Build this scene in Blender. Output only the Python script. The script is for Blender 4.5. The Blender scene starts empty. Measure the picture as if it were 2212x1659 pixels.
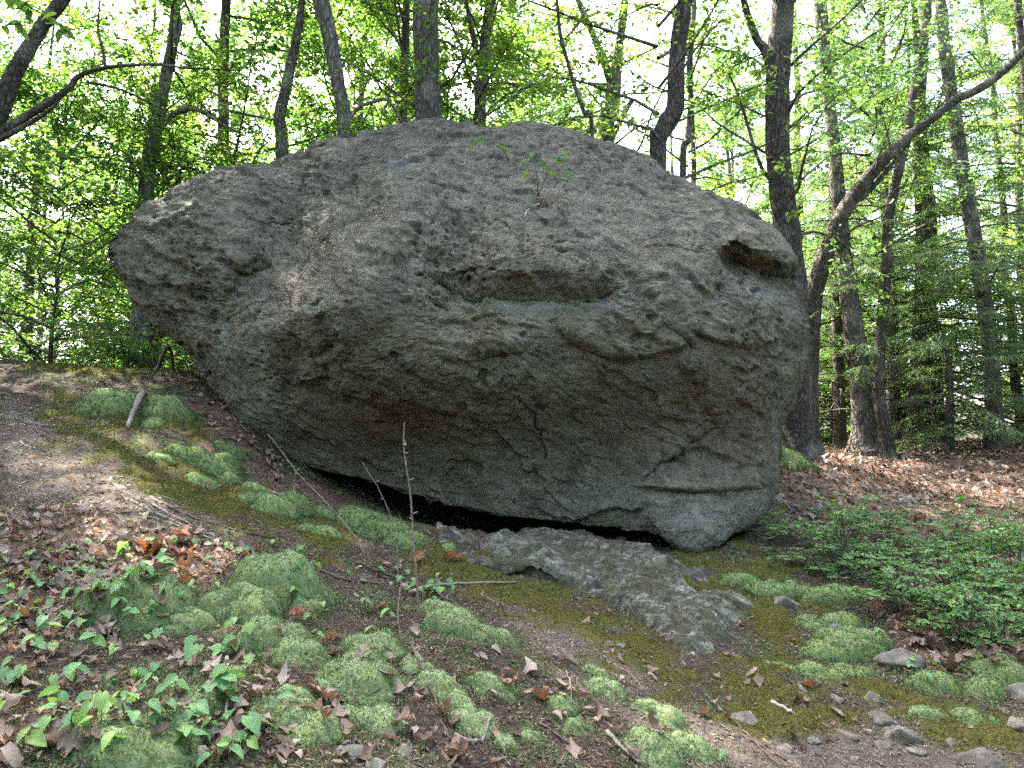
import bpy, math, random
import numpy as np
from mathutils import Vector, Matrix

random.seed(7)
RNG = np.random.default_rng(7)
scene = bpy.context.scene
col = scene.collection
R = math.radians

# ------------------------------------------------------------------ camera
FPX = 773.0                       # focal length in pixels of a 1024 wide frame
PITCH = R(4.3)
CAM = np.array([0.0, 0.0, 1.55])
cd = bpy.data.cameras.new('camera')
cd.sensor_width = 36.0
cd.lens = FPX / 1024 * 36.0
cd.clip_start = 0.05
cd.clip_end = 2000
cam = bpy.data.objects.new('camera', cd)
cam.location = CAM
cam.rotation_euler = (math.pi / 2 + PITCH, 0, 0)
col.objects.link(cam)
scene.camera = cam

# ------------------------------------------------------------------ light
SUN_ELEV, SUN_AZ = 57.0, -40.0    # azimuth measured from +Y (view direction) towards +X
w = bpy.data.worlds.new('World')
scene.world = w
w.use_nodes = True
nt = w.node_tree
nt.nodes.clear()
sky = nt.nodes.new('ShaderNodeTexSky')
sky.sky_type = 'NISHITA'
sky.sun_disc = False
sky.sun_elevation = R(SUN_ELEV)
sky.sun_rotation = R(SUN_AZ)
sky.dust_density = 5.0
sky.air_density = 0.8
sky.ozone_density = 0.6
bg = nt.nodes.new('ShaderNodeBackground')
bg.inputs['Strength'].default_value = 0.15
wo = nt.nodes.new('ShaderNodeOutputWorld')
nt.links.new(sky.outputs[0], bg.inputs[0])
nt.links.new(bg.outputs[0], wo.inputs[0])
sd = bpy.data.lights.new('sun', 'SUN')
sd.energy = 4.0
sd.angle = R(0.6)
sd.color = (1.0, 0.95, 0.86)
sun = bpy.data.objects.new('sun', sd)
_e, _a = R(SUN_ELEV), R(SUN_AZ)
sdir = Vector((math.cos(_e) * math.sin(_a), math.cos(_e) * math.cos(_a), math.sin(_e)))
sun.rotation_euler = (-sdir).to_track_quat('-Z', 'Y').to_euler()
col.objects.link(sun)
scene.view_settings.view_transform = 'Standard'
scene.view_settings.look = 'None'
scene.view_settings.gamma = 1.0
scene.view_settings.use_curve_mapping = False
scene.view_settings.exposure = 3.58
scene.render.engine = 'CYCLES'
cy = scene.cycles
cy.use_denoising = False
cy.denoising_input_passes = 'RGB_ALBEDO_NORMAL'
cy.denoising_prefilter = 'NONE'
cy.sample_clamp_indirect = 0.6
cy.max_bounces = 5
cy.diffuse_bounces = 3
cy.glossy_bounces = 2
cy.transmission_bounces = 3
cy.transparent_max_bounces = 4
cy.caustics_reflective = False
cy.caustics_refractive = False

# ------------------------------------------------------------------ helpers
S = 1024.0 / 2212.0               # tracing coordinates are of a 2212 x 1659 picture


def raydir(px, py):
    px = np.asarray(px, float); py = np.asarray(py, float)
    u = (px - 1106) * S / FPX
    v = (829.5 - py) * S / FPX
    return np.stack([u, math.cos(PITCH) - v * math.sin(PITCH), math.sin(PITCH) + v * math.cos(PITCH)], -1)


def at(px, py, y):
    d = raydir(px, py)
    return CAM + d * (np.asarray(y, float) / d[..., 1])[..., None]


def project(P):
    q = P - CAM
    c, s = math.cos(PITCH), math.sin(PITCH)
    dep = q[..., 1] * c + q[..., 2] * s
    up = -q[..., 1] * s + q[..., 2] * c
    dep = np.where(dep < 0.2, 0.2, dep)
    return 1106 + q[..., 0] / dep * FPX / S, 829.5 - up / dep * FPX / S


_perm = np.random.default_rng(11).permutation(256).astype(np.int32)
_perm = np.concatenate([_perm, _perm, _perm])
_g = np.random.default_rng(12).normal(size=(256, 3))
_g = (_g / np.linalg.norm(_g, axis=1)[:, None]).astype(np.float32)
_gx, _gy, _gz = [np.ascontiguousarray(_g[:, k]) for k in range(3)]


def _perlin(P):
    x, y, z = [np.ascontiguousarray(P[:, k]) for k in range(3)]
    ix, iy, iz = [np.floor(c).astype(np.int32) for c in (x, y, z)]
    x = (x - ix).astype(np.float32); y = (y - iy).astype(np.float32); z = (z - iz).astype(np.float32)
    ix &= 255; iy &= 255; iz &= 255
    u, v, w_ = [f * f * f * (f * (f * 6 - 15) + 10) for f in (x, y, z)]
    c = []
    for dx in (0, 1):
        a = _perm[ix + dx]
        for dy in (0, 1):
            b = _perm[a + iy + dy] + iz
            for dz in (0, 1):
                h = _perm[b + dz]
                c.append(_gx[h] * (x - dx) + _gy[h] * (y - dy) + _gz[h] * (z - dz))
    c = [c[k] + w_ * (c[k + 1] - c[k]) for k in (0, 2, 4, 6)]
    c = [c[k] + v * (c[k + 1] - c[k]) for k in (0, 2)]
    return (c[0] + u * (c[1] - c[0])) * np.float32(1.5)


def perlin(P):
    P = np.asarray(P, float)
    if len(P) < 20000: return _perlin(P).astype(float)
    return np.concatenate([_perlin(P[k:k + 16384]) for k in range(0, len(P), 16384)]).astype(float)


def fbm(P, octv=4, gain=0.5, lac=2.03):
    P = np.asarray(P, float)
    a, s, out = 1.0, 1.0, 0
    for k in range(octv):
        out = out + a * perlin(P * s + 17.3 * k)
        a *= gain
        s *= lac
    return out


def ridged(P, octv=3):
    a, s, out = 1.0, 1.0, 0
    for k in range(octv):
        out = out + a * (1 - np.abs(perlin(P * s + 9.1 * k)) * 2)
        a *= 0.5
        s *= 2.1
    return out


def sstep(a, b, x):
    t = np.clip((x - a) / (b - a), 0, 1)
    return t * t * (3 - 2 * t)


class TPS:
    def __init__(self, xy, z, smooth=0.0):
        xy = np.asarray(xy, float); self.c = xy
        n = len(xy)
        K = self.k(xy) + smooth * np.eye(n)
        Pm = np.concatenate([np.ones((n, 1)), xy], 1)
        A = np.zeros((n + 3, n + 3))
        A[:n, :n] = K; A[:n, n:] = Pm; A[n:, :n] = Pm.T
        self.w = np.linalg.solve(A, np.concatenate([np.asarray(z, float), np.zeros(3)]))

    def k(self, q):
        d2 = ((q[:, None, :] - self.c[None]) ** 2).sum(-1)
        return 0.5 * d2 * np.log(d2 + 1e-12)

    def __call__(self, q):
        q = np.asarray(q, float)
        out = np.empty(len(q))
        for s in range(0, len(q), 40000):
            b = q[s:s + 40000]
            out[s:s + 40000] = self.k(b) @ self.w[:-3] + self.w[-3] + b @ self.w[-2:]
        return out


def mesh_np(name, verts, polys, smooth=True, attrs=None, colors=None):
    """polys: list of (n,k) integer arrays"""
    me = bpy.data.meshes.new(name)
    verts = np.asarray(verts, np.float32)
    me.vertices.add(len(verts))
    me.vertices.foreach_set('co', verts.ravel())
    idx = np.concatenate([np.asarray(p, np.int32).ravel() for p in polys])
    tot = np.concatenate([np.full(len(p), np.asarray(p).shape[1], np.int32) for p in polys])
    st = np.concatenate([[0], np.cumsum(tot)[:-1]]).astype(np.int32)
    me.loops.add(len(idx))
    me.loops.foreach_set('vertex_index', idx)
    me.polygons.add(len(tot))
    me.polygons.foreach_set('loop_start', st)
    me.polygons.foreach_set('loop_total', tot)
    me.polygons.foreach_set('use_smooth', np.full(len(tot), smooth, bool))
    for k, v in (attrs or {}).items():
        a = me.attributes.new(k, 'FLOAT', 'POINT')
        a.data.foreach_set('value', np.asarray(v, np.float32))
    me.update(calc_edges=True)
    return me


def obj(name, me, mat=None, parent=None, loc=None):
    o = bpy.data.objects.new(name, me)
    if mat is not None and not me.materials:
        me.materials.append(mat)
    col.objects.link(o)
    if parent is not None:
        o.parent = parent
    if loc is not None:
        o.location = loc
    return o


def tag(o, label, cat, group=None, kind=None):
    if label: o['label'] = label
    if cat: o['category'] = cat
    if group: o['group'] = group
    if kind: o['kind'] = kind
    return o


def empty(name, loc):
    o = bpy.data.objects.new(name, None)
    o.empty_display_size = 0.1
    o.location = loc
    col.objects.link(o)
    return o


class MB:
    """collects vertices, faces and one float attribute"""
    def __init__(self):
        self.v, self.f, self.a, self.n = [], {}, [], 0

    def add(self, v, faces, a=0.5):
        v = np.asarray(v, float).reshape(-1, 3)
        self.v.append(v)
        self.a.append(np.full(len(v), a) if np.isscalar(a) else np.asarray(a))
        for fc in (faces if isinstance(faces, list) else [faces]):
            fc = np.asarray(fc)
            self.f.setdefault(fc.shape[1], []).append(fc + self.n)
        self.n += len(v)

    def mesh(self, name, smooth=True):
        return mesh_np(name, np.concatenate(self.v), [np.concatenate(x) for x in self.f.values()], smooth,
                       {'v': np.concatenate(self.a)})


def spline(pts, n):
    """Catmull-Rom through points, n samples"""
    P = np.asarray(pts, float)
    if len(P) == 2:
        t = np.linspace(0, 1, n)[:, None]
        return P[0] * (1 - t) + P[1] * t
    Q = np.concatenate([[2 * P[0] - P[1]], P, [2 * P[-1] - P[-2]]])
    t = np.linspace(0, len(P) - 1 - 1e-6, n)
    i = t.astype(int); f = (t - i)[:, None]
    a, b, c, d = Q[i], Q[i + 1], Q[i + 2], Q[i + 3]
    return 0.5 * (2 * b + (c - a) * f + (2 * a - 5 * b + 4 * c - d) * f * f + (3 * b - a - 3 * c + d) * f ** 3)


def tube(P, rad, ns=8, rough=0.0, seed=0.0, cap=True):
    P = np.asarray(P, float); n = len(P)
    rad = np.broadcast_to(np.asarray(rad, float), (n,))
    T = np.gradient(P, axis=0)
    T /= np.linalg.norm(T, axis=1)[:, None] + 1e-9
    ref = np.array([0.31, 0.95, 0.05]) if abs(T[n // 2][2]) > 0.7 else np.array([0.05, 0.1, 1.0])
    A = np.cross(T, ref); A /= np.linalg.norm(A, axis=1)[:, None] + 1e-9
    B = np.cross(T, A)
    th = np.linspace(0, 2 * math.pi, ns, endpoint=False)
    ring = (np.cos(th)[None, :, None] * A[:, None] + np.sin(th)[None, :, None] * B[:, None])
    r = np.repeat(rad[:, None], ns, 1)
    if rough:
        q = (P[:, None] + ring * rad[:, None, None]).reshape(-1, 3)
        sc = 1.0 / max(rad.mean(), 1e-3)
        r = r * (1 + rough * fbm(q * np.array([sc, sc, sc * 0.35]) * 1.3 + seed, 3).reshape(n, ns))
    V = (P[:, None] + ring * r[..., None]).reshape(-1, 3)
    i = np.arange(n - 1)[:, None] * ns; j = np.arange(ns)[None]; k = (j + 1) % ns
    F = np.stack([i + j, i + k, i + ns + k, i + ns + j], -1).reshape(-1, 4)
    polys = [F]
    if cap:
        polys += [np.arange(ns)[::-1][None], ((n - 1) * ns + np.arange(ns))[None]]
    return V, polys


def unit(v):
    return v / (np.linalg.norm(v, axis=-1, keepdims=True) + 1e-9)


def leafgeo(P, D, N, L, W):
    """flat six-sided leaves; arrays of n"""
    D = unit(D); Sd = unit(np.cross(N, D)); Nn = np.cross(D, Sd)
    L = np.asarray(L)[:, None]; W = np.asarray(W)[:, None]
    c = -0.10
    V = np.stack([P,
                  P + D * L * .30 + Sd * W * .46 + Nn * L * c * .2,
                  P + D * L * .68 + Sd * W * .36 + Nn * L * c * .6,
                  P + D * L + Nn * L * c * 2.0,
                  P + D * L * .68 - Sd * W * .36 + Nn * L * c * .6,
                  P + D * L * .30 - Sd * W * .46 + Nn * L * c * .2], 1)
    n = len(P)
    F = (np.arange(n) * 6)[:, None] + np.arange(6)[None]
    return V.reshape(-1, 3), F


# ------------------------------------------------------------------ materials
def new_mat(name):
    m = bpy.data.materials.new(name)
    m.use_nodes = True
    t = m.node_tree
    t.nodes.clear()
    return m, t


class NT:
    def __init__(self, t): self.t = t

    def n(self, typ, **kw):
        nd = self.t.nodes.new(typ)
        for k, v in kw.items():
            if k.startswith('i_'):
                nd.inputs[k[2:].replace('_', ' ')].default_value = v
            else:
                setattr(nd, k, v)
        return nd

    def l(self, a, b): self.t.links.new(a, b)

    def noise(self, vec, scale, detail=4, rough=0.55, dist=0.0):
        nd = self.n('ShaderNodeTexNoise')
        nd.inputs['Scale'].default_value = scale
        nd.inputs['Detail'].default_value = detail
        nd.inputs['Roughness'].default_value = rough
        nd.inputs['Distortion'].default_value = dist
        if vec is not None: self.l(vec, nd.inputs['Vector'])
        return nd.outputs['Fac']

    def ramp(self, fac, stops):
        nd = self.n('ShaderNodeValToRGB')
        el = nd.color_ramp.elements
        while len(el) < len(stops): el.new(0.5)
        for e, (p, c) in zip(el, stops):
            e.position = p
            e.color = (c, c, c, 1) if np.isscalar(c) else (*c, 1)
        self.l(fac, nd.inputs[0])
        return nd.outputs[0]

    def mix(self, fac, a, b, typ='MIX'):
        nd = self.n('ShaderNodeMix', data_type='RGBA', blend_type=typ)
        for k, v in ((0, fac), (6, a), (7, b)):
            if hasattr(v, 'links'): self.l(v, nd.inputs[k])
            elif k == 0: nd.inputs[0].default_value = v
            else: nd.inputs[k].default_value = (*v, 1)
        return nd.outputs[2]

    def math(self, op, a, b=None):
        nd = self.n('ShaderNodeMath', operation=op)
        for k, v in ((0, a), (1, b)):
            if v is None: continue
            if hasattr(v, 'links'): self.l(v, nd.inputs[k])
            else: nd.inputs[k].default_value = v
        return nd.outputs[0]

    def attr(self, name):
        nd = self.n('ShaderNodeAttribute'); nd.attribute_name = name
        return nd.outputs['Fac']

    def coord(self, kind='Object'):
        return self.n('ShaderNodeTexCoord').outputs[kind]

    def mapping(self, vec, scale=(1, 1, 1), rot=(0, 0, 0)):
        nd = self.n('ShaderNodeMapping')
        nd.inputs['Scale'].default_value = scale
        nd.inputs['Rotation'].default_value = rot
        self.l(vec, nd.inputs['Vector'])
        return nd.outputs[0]

    def bump(self, h, strength, dist):
        nd = self.n('ShaderNodeBump')
        nd.inputs['Strength'].default_value = strength
        nd.inputs['Distance'].default_value = dist
        self.l(h, nd.inputs['Height'])
        return nd.outputs[0]

    def principled(self, base, rough=0.85, normal=None, spec=0.25):
        b = self.n('ShaderNodeBsdfPrincipled')
        if hasattr(base, 'links'): self.l(base, b.inputs['Base Color'])
        else: b.inputs['Base Color'].default_value = (*base, 1)
        b.inputs['Roughness'].default_value = rough
        b.inputs['Specular IOR Level'].default_value = spec
        if normal is not None: self.l(normal, b.inputs['Normal'])
        return b.outputs[0]

    def out(self, s):
        o = self.n('ShaderNodeOutputMaterial')
        self.l(s, o.inputs[0])


def leaf_mat(name, stops, tr=0.5,  trcol=(1.6, 1.8, 0.85), rough=0.45, spec=0.3, vein=None):
    """thin leaf: colour by the per-leaf attribute, part of the light passes through"""
    m, t = new_mat(name); q = NT(t)
    v = q.attr('v')
    c = q.ramp(v, stops)
    info = q.n('ShaderNodeObjectInfo').outputs['Random']
    c = q.mix(q.math('MULTIPLY', info, 0.35), c, q.mix(1.0, c, (0.75, 0.85, 0.8), 'MULTIPLY'))
    if vein:
        sx = q.n('ShaderNodeSeparateXYZ'); q.l(q.coord('Object'), sx.inputs[0])
        ay = q.math('ABSOLUTE', sx.outputs[1])
        st = q.math('SINE', q.math('MULTIPLY', ay, 95.0)) if vein == 'par' else q.math('SINE', q.math('MULTIPLY', q.math('SUBTRACT', sx.outputs[0], ay), 60.0))
        vv = q.ramp(st, [(.55, 0), (1.0, .32 if vein == 'par' else .28)])
        c = q.mix(vv, c, q.mix(1.0, c, (1.5, 1.45, 1.4) if vein == 'par' else (.55, .52, .5), 'MULTIPLY'))
        c = q.mix(q.ramp(q.noise(q.coord('Object'), 9, 4, .65), [(.42, 0), (.7, .6)]), c, q.mix(1.0, c, (.8, .86, .75) if vein == 'par' else (.5, .46, .42), 'MULTIPLY'))
    p = q.principled(c, rough, None, spec)
    tl = q.n('ShaderNodeBsdfTranslucent')
    q.l(q.mix(1.0, c, trcol, 'MULTIPLY'), tl.inputs[0])
    ms = q.n('ShaderNodeMixShader')
    ms.inputs[0].default_value = tr
    q.l(p, ms.inputs[1]); q.l(tl.outputs[0], ms.inputs[2])
    q.out(ms.outputs[0])
    return m


def mix_stops(cols):
    n = len(cols)
    return [(i / (n - 1), c) for i, c in enumerate(cols)]


M = {}
M['leaf'] = leaf_mat('broad_leaf', mix_stops([(.05, .10, .034), (.075, .148, .047), (.105, .185, .056), (.145, .22, .06)]), .47)
M['leaf_y'] = leaf_mat('broad_leaf_yellow', mix_stops([(.06, .115, .03), (.10, .17, .038), (.14, .21, .045), (.21, .20, .05)]), .47)
M['leaf_d'] = leaf_mat('broad_leaf_blue', mix_stops([(.045, .085, .04), (.07, .125, .055), (.09, .155, .065), (.12, .185, .07)]), .45)  # lightened and dulled to stand in for distance haze
M['needle'] = leaf_mat('hemlock_needle', mix_stops([(.06, .095, .06), (.085, .13, .075), (.11, .16, .085), (.145, .19, .09)]), .42)  # needles paled in colour in place of haze over the far woods
M['lily'] = leaf_mat('lily_leaf', mix_stops([(.11, .23, .105), (.145, .28, .13), (.175, .315, .13), (.25, .36, .11)]), .35, (1.1, 1.2, .6), .6, .25, 'par')
M['shrub'] = leaf_mat('shrub_leaf', mix_stops([(.075, .16, .06), (.11, .22, .08), (.15, .275, .09), (.22, .33, .10)]), .4, (1.1, 1.2, .6))
M['dead'] = leaf_mat('dead_leaf', mix_stops([(.10, .068, .052), (.19, .135, .108), (.28, .21, .175), (.38, .30, .26), (.27, .165, .115)]), .22, (1.2, .9, .6), .7, .2, 'rib')
M['dead_o'] = leaf_mat('dead_leaf_orange', mix_stops([(.26, .10, .05), (.34, .15, .085), (.38, .20, .13)]), .25, (1.2, .8, .5), .7, .2, 'rib')
M['shoot'] = leaf_mat('moss_shoot', mix_stops([(.06, .085, .038), (.125, .168, .078), (.20, .255, .13), (.30, .35, .20)]), .3, (1.1, 1.1, .6), .8, .1)
M['shoot_soft'] = leaf_mat('soft_moss_shoot', mix_stops([(.06, .095, .045), (.10, .145, .07), (.145, .195, .095), (.19, .245, .125)]), .3, (1.1, 1.1, .7), .8, .1)
M['mat_shoot'] = leaf_mat('olive_moss_shoot', mix_stops([(.03, .03, .008), (.08, .08, .016), (.135, .135, .03), (.23, .21, .06)]), .3, (1.1, 1.0, .5), .8, .1)
M['lichen_shoot'] = leaf_mat('pale_lichen', mix_stops([(.09, .11, .05), (.17, .20, .10), (.25, .28, .16), (.36, .38, .24)]), .25, (1, 1, .8), .9, .1)
M['debris'] = leaf_mat('debris', mix_stops([(.06, .042, .03), (.12, .085, .062), (.20, .145, .11), (.33, .26, .21)]), .15, (1, .9, .7), .85, .15)


def bark_mat(name, c1, c2, c3, scale=9.0):
    m, t = new_mat(name); q = NT(t)
    co = q.mapping(q.coord('Object'), (1, 1, 0.30))
    n1 = q.noise(co, scale * 2.2, 5, .65, .6)
    vo = q.n('ShaderNodeTexVoronoi', feature='DISTANCE_TO_EDGE')
    vo.inputs['Scale'].default_value = scale * 2.6
    wn = q.n('ShaderNodeTexNoise'); wn.inputs['Scale'].default_value = 7.0; wn.inputs['Detail'].default_value = 5; q.l(co, wn.inputs['Vector'])
    q.l(q.mix(.16, co, wn.outputs['Color']), vo.inputs['Vector'])
    fur = q.ramp(vo.outputs['Distance'], [(0.0, 0.0), (0.22, 1.0)])
    base = q.ramp(n1, [(.25, c1), (.5, c2), (.75, c3)])
    base = q.mix(q.math('MULTIPLY', q.math('SUBTRACT', 1.0, fur), .75), base, tuple(x * .45 for x in c1))
    pat = q.ramp(q.noise(q.coord('Object'), 2.6, 5, .6), [(.5, 0), (.62, 1)])
    base = q.mix(q.math('MULTIPLY', pat, .45), base, tuple(min(1, x * 1.5 + .02) for x in c3))
    h = q.math('ADD', q.math('MULTIPLY', fur, .8), q.math('MULTIPLY', n1, .6))
    q.out(q.principled(base, .9, q.bump(h, .9, .03), .15))
    return m


M['bark'] = bark_mat('grey_bark', (.075, .067, .057), (.155, .138, .12), (.25, .228, .20))
M['bark_dark'] = bark_mat('dark_bark', (.05, .042, .035), (.10, .083, .07), (.165, .14, .12), 12)
M['bark_pale'] = bark_mat('pale_bark', (.10, .09, .075), (.17, .155, .135), (.26, .24, .215), 7)


def wood_mat(name, c1, c2, scale=30):
    m, t = new_mat(name); q = NT(t)
    n = q.noise(q.coord('Object'), scale, 5, .65)
    q.out(q.principled(q.ramp(n, [(.3, c1), (.7, c2)]), .85, q.bump(n, .5, .004), .2))
    return m


M['twig'] = wood_mat('twig_bark', (.05, .036, .028), (.13, .10, .08))
M['twig_grey'] = wood_mat('grey_dead_wood', (.11, .095, .08), (.26, .23, .20))
M['twig_pale'] = wood_mat('pale_dead_wood', (.26, .21, .17), (.46, .40, .34), 40)
M['twig_red'] = wood_mat('reddish_twig', (.13, .09, .072), (.28, .215, .18), 40)

# ------------------------------------------------------------------ ground shape
_gp = [  # pixel x, pixel y, depth
    (0, 1659, 2.0), (600, 1659, 2.15), (1100, 1659, 2.45), (1600, 1659, 2.85), (2212, 1659, 3.2),
    (0, 1400, 2.9), (350, 1400, 2.95), (700, 1400, 3.05), (1100, 1400, 3.45), (1400, 1520, 3.2), (1700, 1520, 3.55),
    (0, 1130, 4.2), (300, 1130, 4.4), (520, 1150, 4.6), (700, 1215, 4.5), (0, 960, 5.6), (200, 960, 5.8), (380, 960, 6.1), (450, 1040, 5.7),
    (0, 780, 8.6), (200, 797, 8.4), (420, 806, 8.6), (300, 870, 7.0), (480, 905, 6.9),
    (620, 1080, 5.7), (740, 1115, 5.65), (850, 1143, 5.6), (1000, 1152, 5.75), (1200, 1180, 5.8), (1340, 1192, 5.85), (1480, 1207, 5.9), (1640, 1130, 6.9),
    (950, 1260, 4.7), (1200, 1290, 4.7), (1640, 1345, 4.7), (2000, 1450, 4.1), (1900, 1260, 5.5), (2212, 1400, 4.6),
    (2212, 1130, 8.2), (1900, 1120, 7.9), (1700, 975, 13.0), (2212, 955, 13.5), (1950, 1040, 10.2),
]
_gxyz = np.array([at(a, b, c) for a, b, c in _gp])
_extra = np.array([
    (0, 0, 0.05), (-2.5, 0.2, .35), (2.5, 0.2, -.15), (0, -6, -.7), (-6, -5, -.2), (7, -5, -.9),
    (-6, 3.5, 1.2), (-8, 8.5, 2.5), (7.5, 4.5, .3), (10, 8, .6),
    (-1.5, 8.8, 1.7), (1.0, 8.8, 1.4), (3.0, 9.0, 1.35), (0.5, 7.2, .62), (-.6, 7.2, .72), (-1.3, 7.0, 1.0), (-.3, 6.5, .74), (.7, 6.5, .66), (-.6, 8.0, .9),
    (-6, 11, 2.0), (-2, 11.5, 1.9), (2, 12, 1.6), (-10, 14, 1.0), (-3, 16, .7), (4, 17, 1.2), (10, 16, 1.5), (14, 13, 1.6),
    (0, 24, -.8), (-12, 22, -1.2), (14, 22, .6), (0, 34, -2), (-20, 30, -2.4), (20, 32, -1.5), (22, 12, 1.0), (-16, 6, 2.0),
])
_gall = np.concatenate([_gxyz, _extra])
_gtps = TPS(_gall[:, :2], _gall[:, 2], 0.002)


def G(x, y):
    x = np.atleast_1d(np.asarray(x, float)); y = np.atleast_1d(np.asarray(y, float))
    r = np.hypot(x, y - 6)
    q = np.stack([x, y], -1)
    k = np.minimum(1.0, 26.0 / np.maximum(r, 1e-6))
    qc = np.stack([x * k, 6 + (y - 6) * k], -1)
    z = _gtps(qc)
    z = z + (-2.2 - z) * sstep(16, 40, r)
    P = np.stack([x, y, np.zeros_like(x)], -1)
    near = 1 - sstep(14, 30, r)
    return z + near * (0.045 * fbm(P * 1.3, 3) + 0.016 * fbm(P * 5.0 + 3, 3))


_RS = .03
_rx, _ry = np.arange(-10.5, 10.6, _RS), np.arange(-.6, 17.6, _RS)
_gxx, _gyy = np.meshgrid(_rx, _ry, indexing='ij')
_GR = G(_gxx.ravel(), _gyy.ravel()).reshape(_gxx.shape)


def GF(x, y):
    """the same height read from a 3 cm raster (fast)"""
    x = np.atleast_1d(np.asarray(x, float)); y = np.atleast_1d(np.asarray(y, float))
    u = (x - _rx[0]) / _RS; v = (y - _ry[0]) / _RS
    ok = (u >= 0) & (u < len(_rx) - 2) & (v >= 0) & (v < len(_ry) - 2)
    i = np.clip(u.astype(int), 0, len(_rx) - 2); j = np.clip(v.astype(int), 0, len(_ry) - 2)
    fu = np.clip(u - i, 0, 1); fv = np.clip(v - j, 0, 1)
    z = (_GR[i, j] * (1 - fu) + _GR[i + 1, j] * fu) * (1 - fv) + (_GR[i, j + 1] * (1 - fu) + _GR[i + 1, j + 1] * fu) * fv
    if not ok.all(): z[~ok] = G(x[~ok], y[~ok])
    return z


def G1(x, y): return float(GF(x, y)[0])


_HT = np.concatenate([np.linspace(1.2, 9, 240), np.linspace(9.05, 18, 90)])


def hit(px, py, extra=0.0):
    """ground point under a pixel"""
    d = raydir(px, py)
    t = _HT
    P = CAM + d * t[:, None]
    below = P[:, 2] < GF(P[:, 0], P[:, 1]) + extra
    i = int(np.argmax(below))
    if not below[i]: i = len(t) - 1
    lo, hi = t[max(i - 1, 0)], t[i]
    for _ in range(9):
        m = .5 * (lo + hi); p = CAM + d * m
        if p[2] < G1(p[0], p[1]) + extra: hi = m
        else: lo = m
    p = CAM + d * hi
    return np.array([p[0], p[1], G1(p[0], p[1]) + extra])


def hits(pts, extra=0.0):
    return np.array([hit(a, b, extra) for a, b in pts])


def gnormal(x, y, e=.04):
    zx = (GF(x + e, y) - GF(x - e, y)) / (2 * e); zy = (GF(x, y + e) - GF(x, y - e)) / (2 * e)
    return unit(np.stack([-zx, -zy, np.ones_like(zx)], -1))


def seg_dist(px, py, poly):
    """distance to polyline, parameter 0..1 along it and the signed side (positive: above the line in the picture)"""
    best = np.full(px.shape, 1e9); par = np.zeros(px.shape); sg = np.zeros(px.shape)
    poly = np.asarray(poly, float)
    ln = np.hypot(*np.diff(poly, axis=0).T); tot = ln.sum(); acc = 0
    for (x0, y0), (x1, y1), l in zip(poly[:-1], poly[1:], ln):
        t = np.clip(((px - x0) * (x1 - x0) + (py - y0) * (y1 - y0)) / (l * l), 0, 1)
        dx, dy = px - (x0 + t * (x1 - x0)), py - (y0 + t * (y1 - y0))
        d = np.hypot(dx, dy)
        m = d < best
        best = np.where(m, d, best)
        par = np.where(m, (acc + t * l) / tot, par)
        cr = (x1 - x0) * (py - y0) - (y1 - y0) * (px - x0)
        sg = np.where(m, np.where(cr < 0, 1.0, -1.0), sg)
        acc += l
    return best, par, sg


def inpoly(px, py, poly):
    c = np.zeros(px.shape, bool)
    n = len(poly)
    for i in range(n):
        x0, y0 = poly[i]; x1, y1 = poly[i - 1]
        cond = ((y0 > py) != (y1 > py)) & (px < (x1 - x0) * (py - y0) / (y1 - y0 + 1e-9) + x0)
        c ^= cond
    return c


def polymask(px, py, poly, soft):
    d, _, _ = seg_dist(px, py, list(poly) + [poly[0]])
    d = np.where(inpoly(px, py, poly), d, -d)
    return sstep(-soft, soft, d)


MOSS_BANDS = [
    ([(95, 880), (200, 900), (330, 905), (420, 930)], 34),
    ([(140, 925), (230, 955), (320, 1035), (430, 1075), (540, 1105), (640, 1140), (740, 1170)], 40),
    ([(380, 1000), (470, 1050), (560, 1090)], 40),
    ([(60, 790), (160, 800), (300, 808)], 12),
    ([(900, 1195), (1010, 1235), (1120, 1290), (1250, 1335), (1340, 1385), (1460, 1450), (1600, 1495), (1760, 1515), (1900, 1500), (2030, 1560), (2180, 1600)], 52),
    ([(1500, 1220), (1600, 1260), (1680, 1330), (1690, 1420), (1650, 1490)], 60),
    ([(1650, 1230), (1760, 1300), (1820, 1380)], 45),
    ([(1560, 1540), (1760, 1545), (1960, 1540)], 45),
]
LITTER = [[(0, 1085), (260, 1110), (520, 1160), (560, 1215), (420, 1260), (300, 1300), (0, 1420)],
          [(1640, 1125), (1700, 940), (2400, 900), (2400, 1200), (1900, 1150)],
          [(1850, 1240), (2400, 1180), (2400, 1480), (2080, 1500), (1920, 1400)],
          [(560, 1000), (900, 1120), (900, 1150), (600, 1090), (430, 1000), (380, 820), (470, 815)]]


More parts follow.
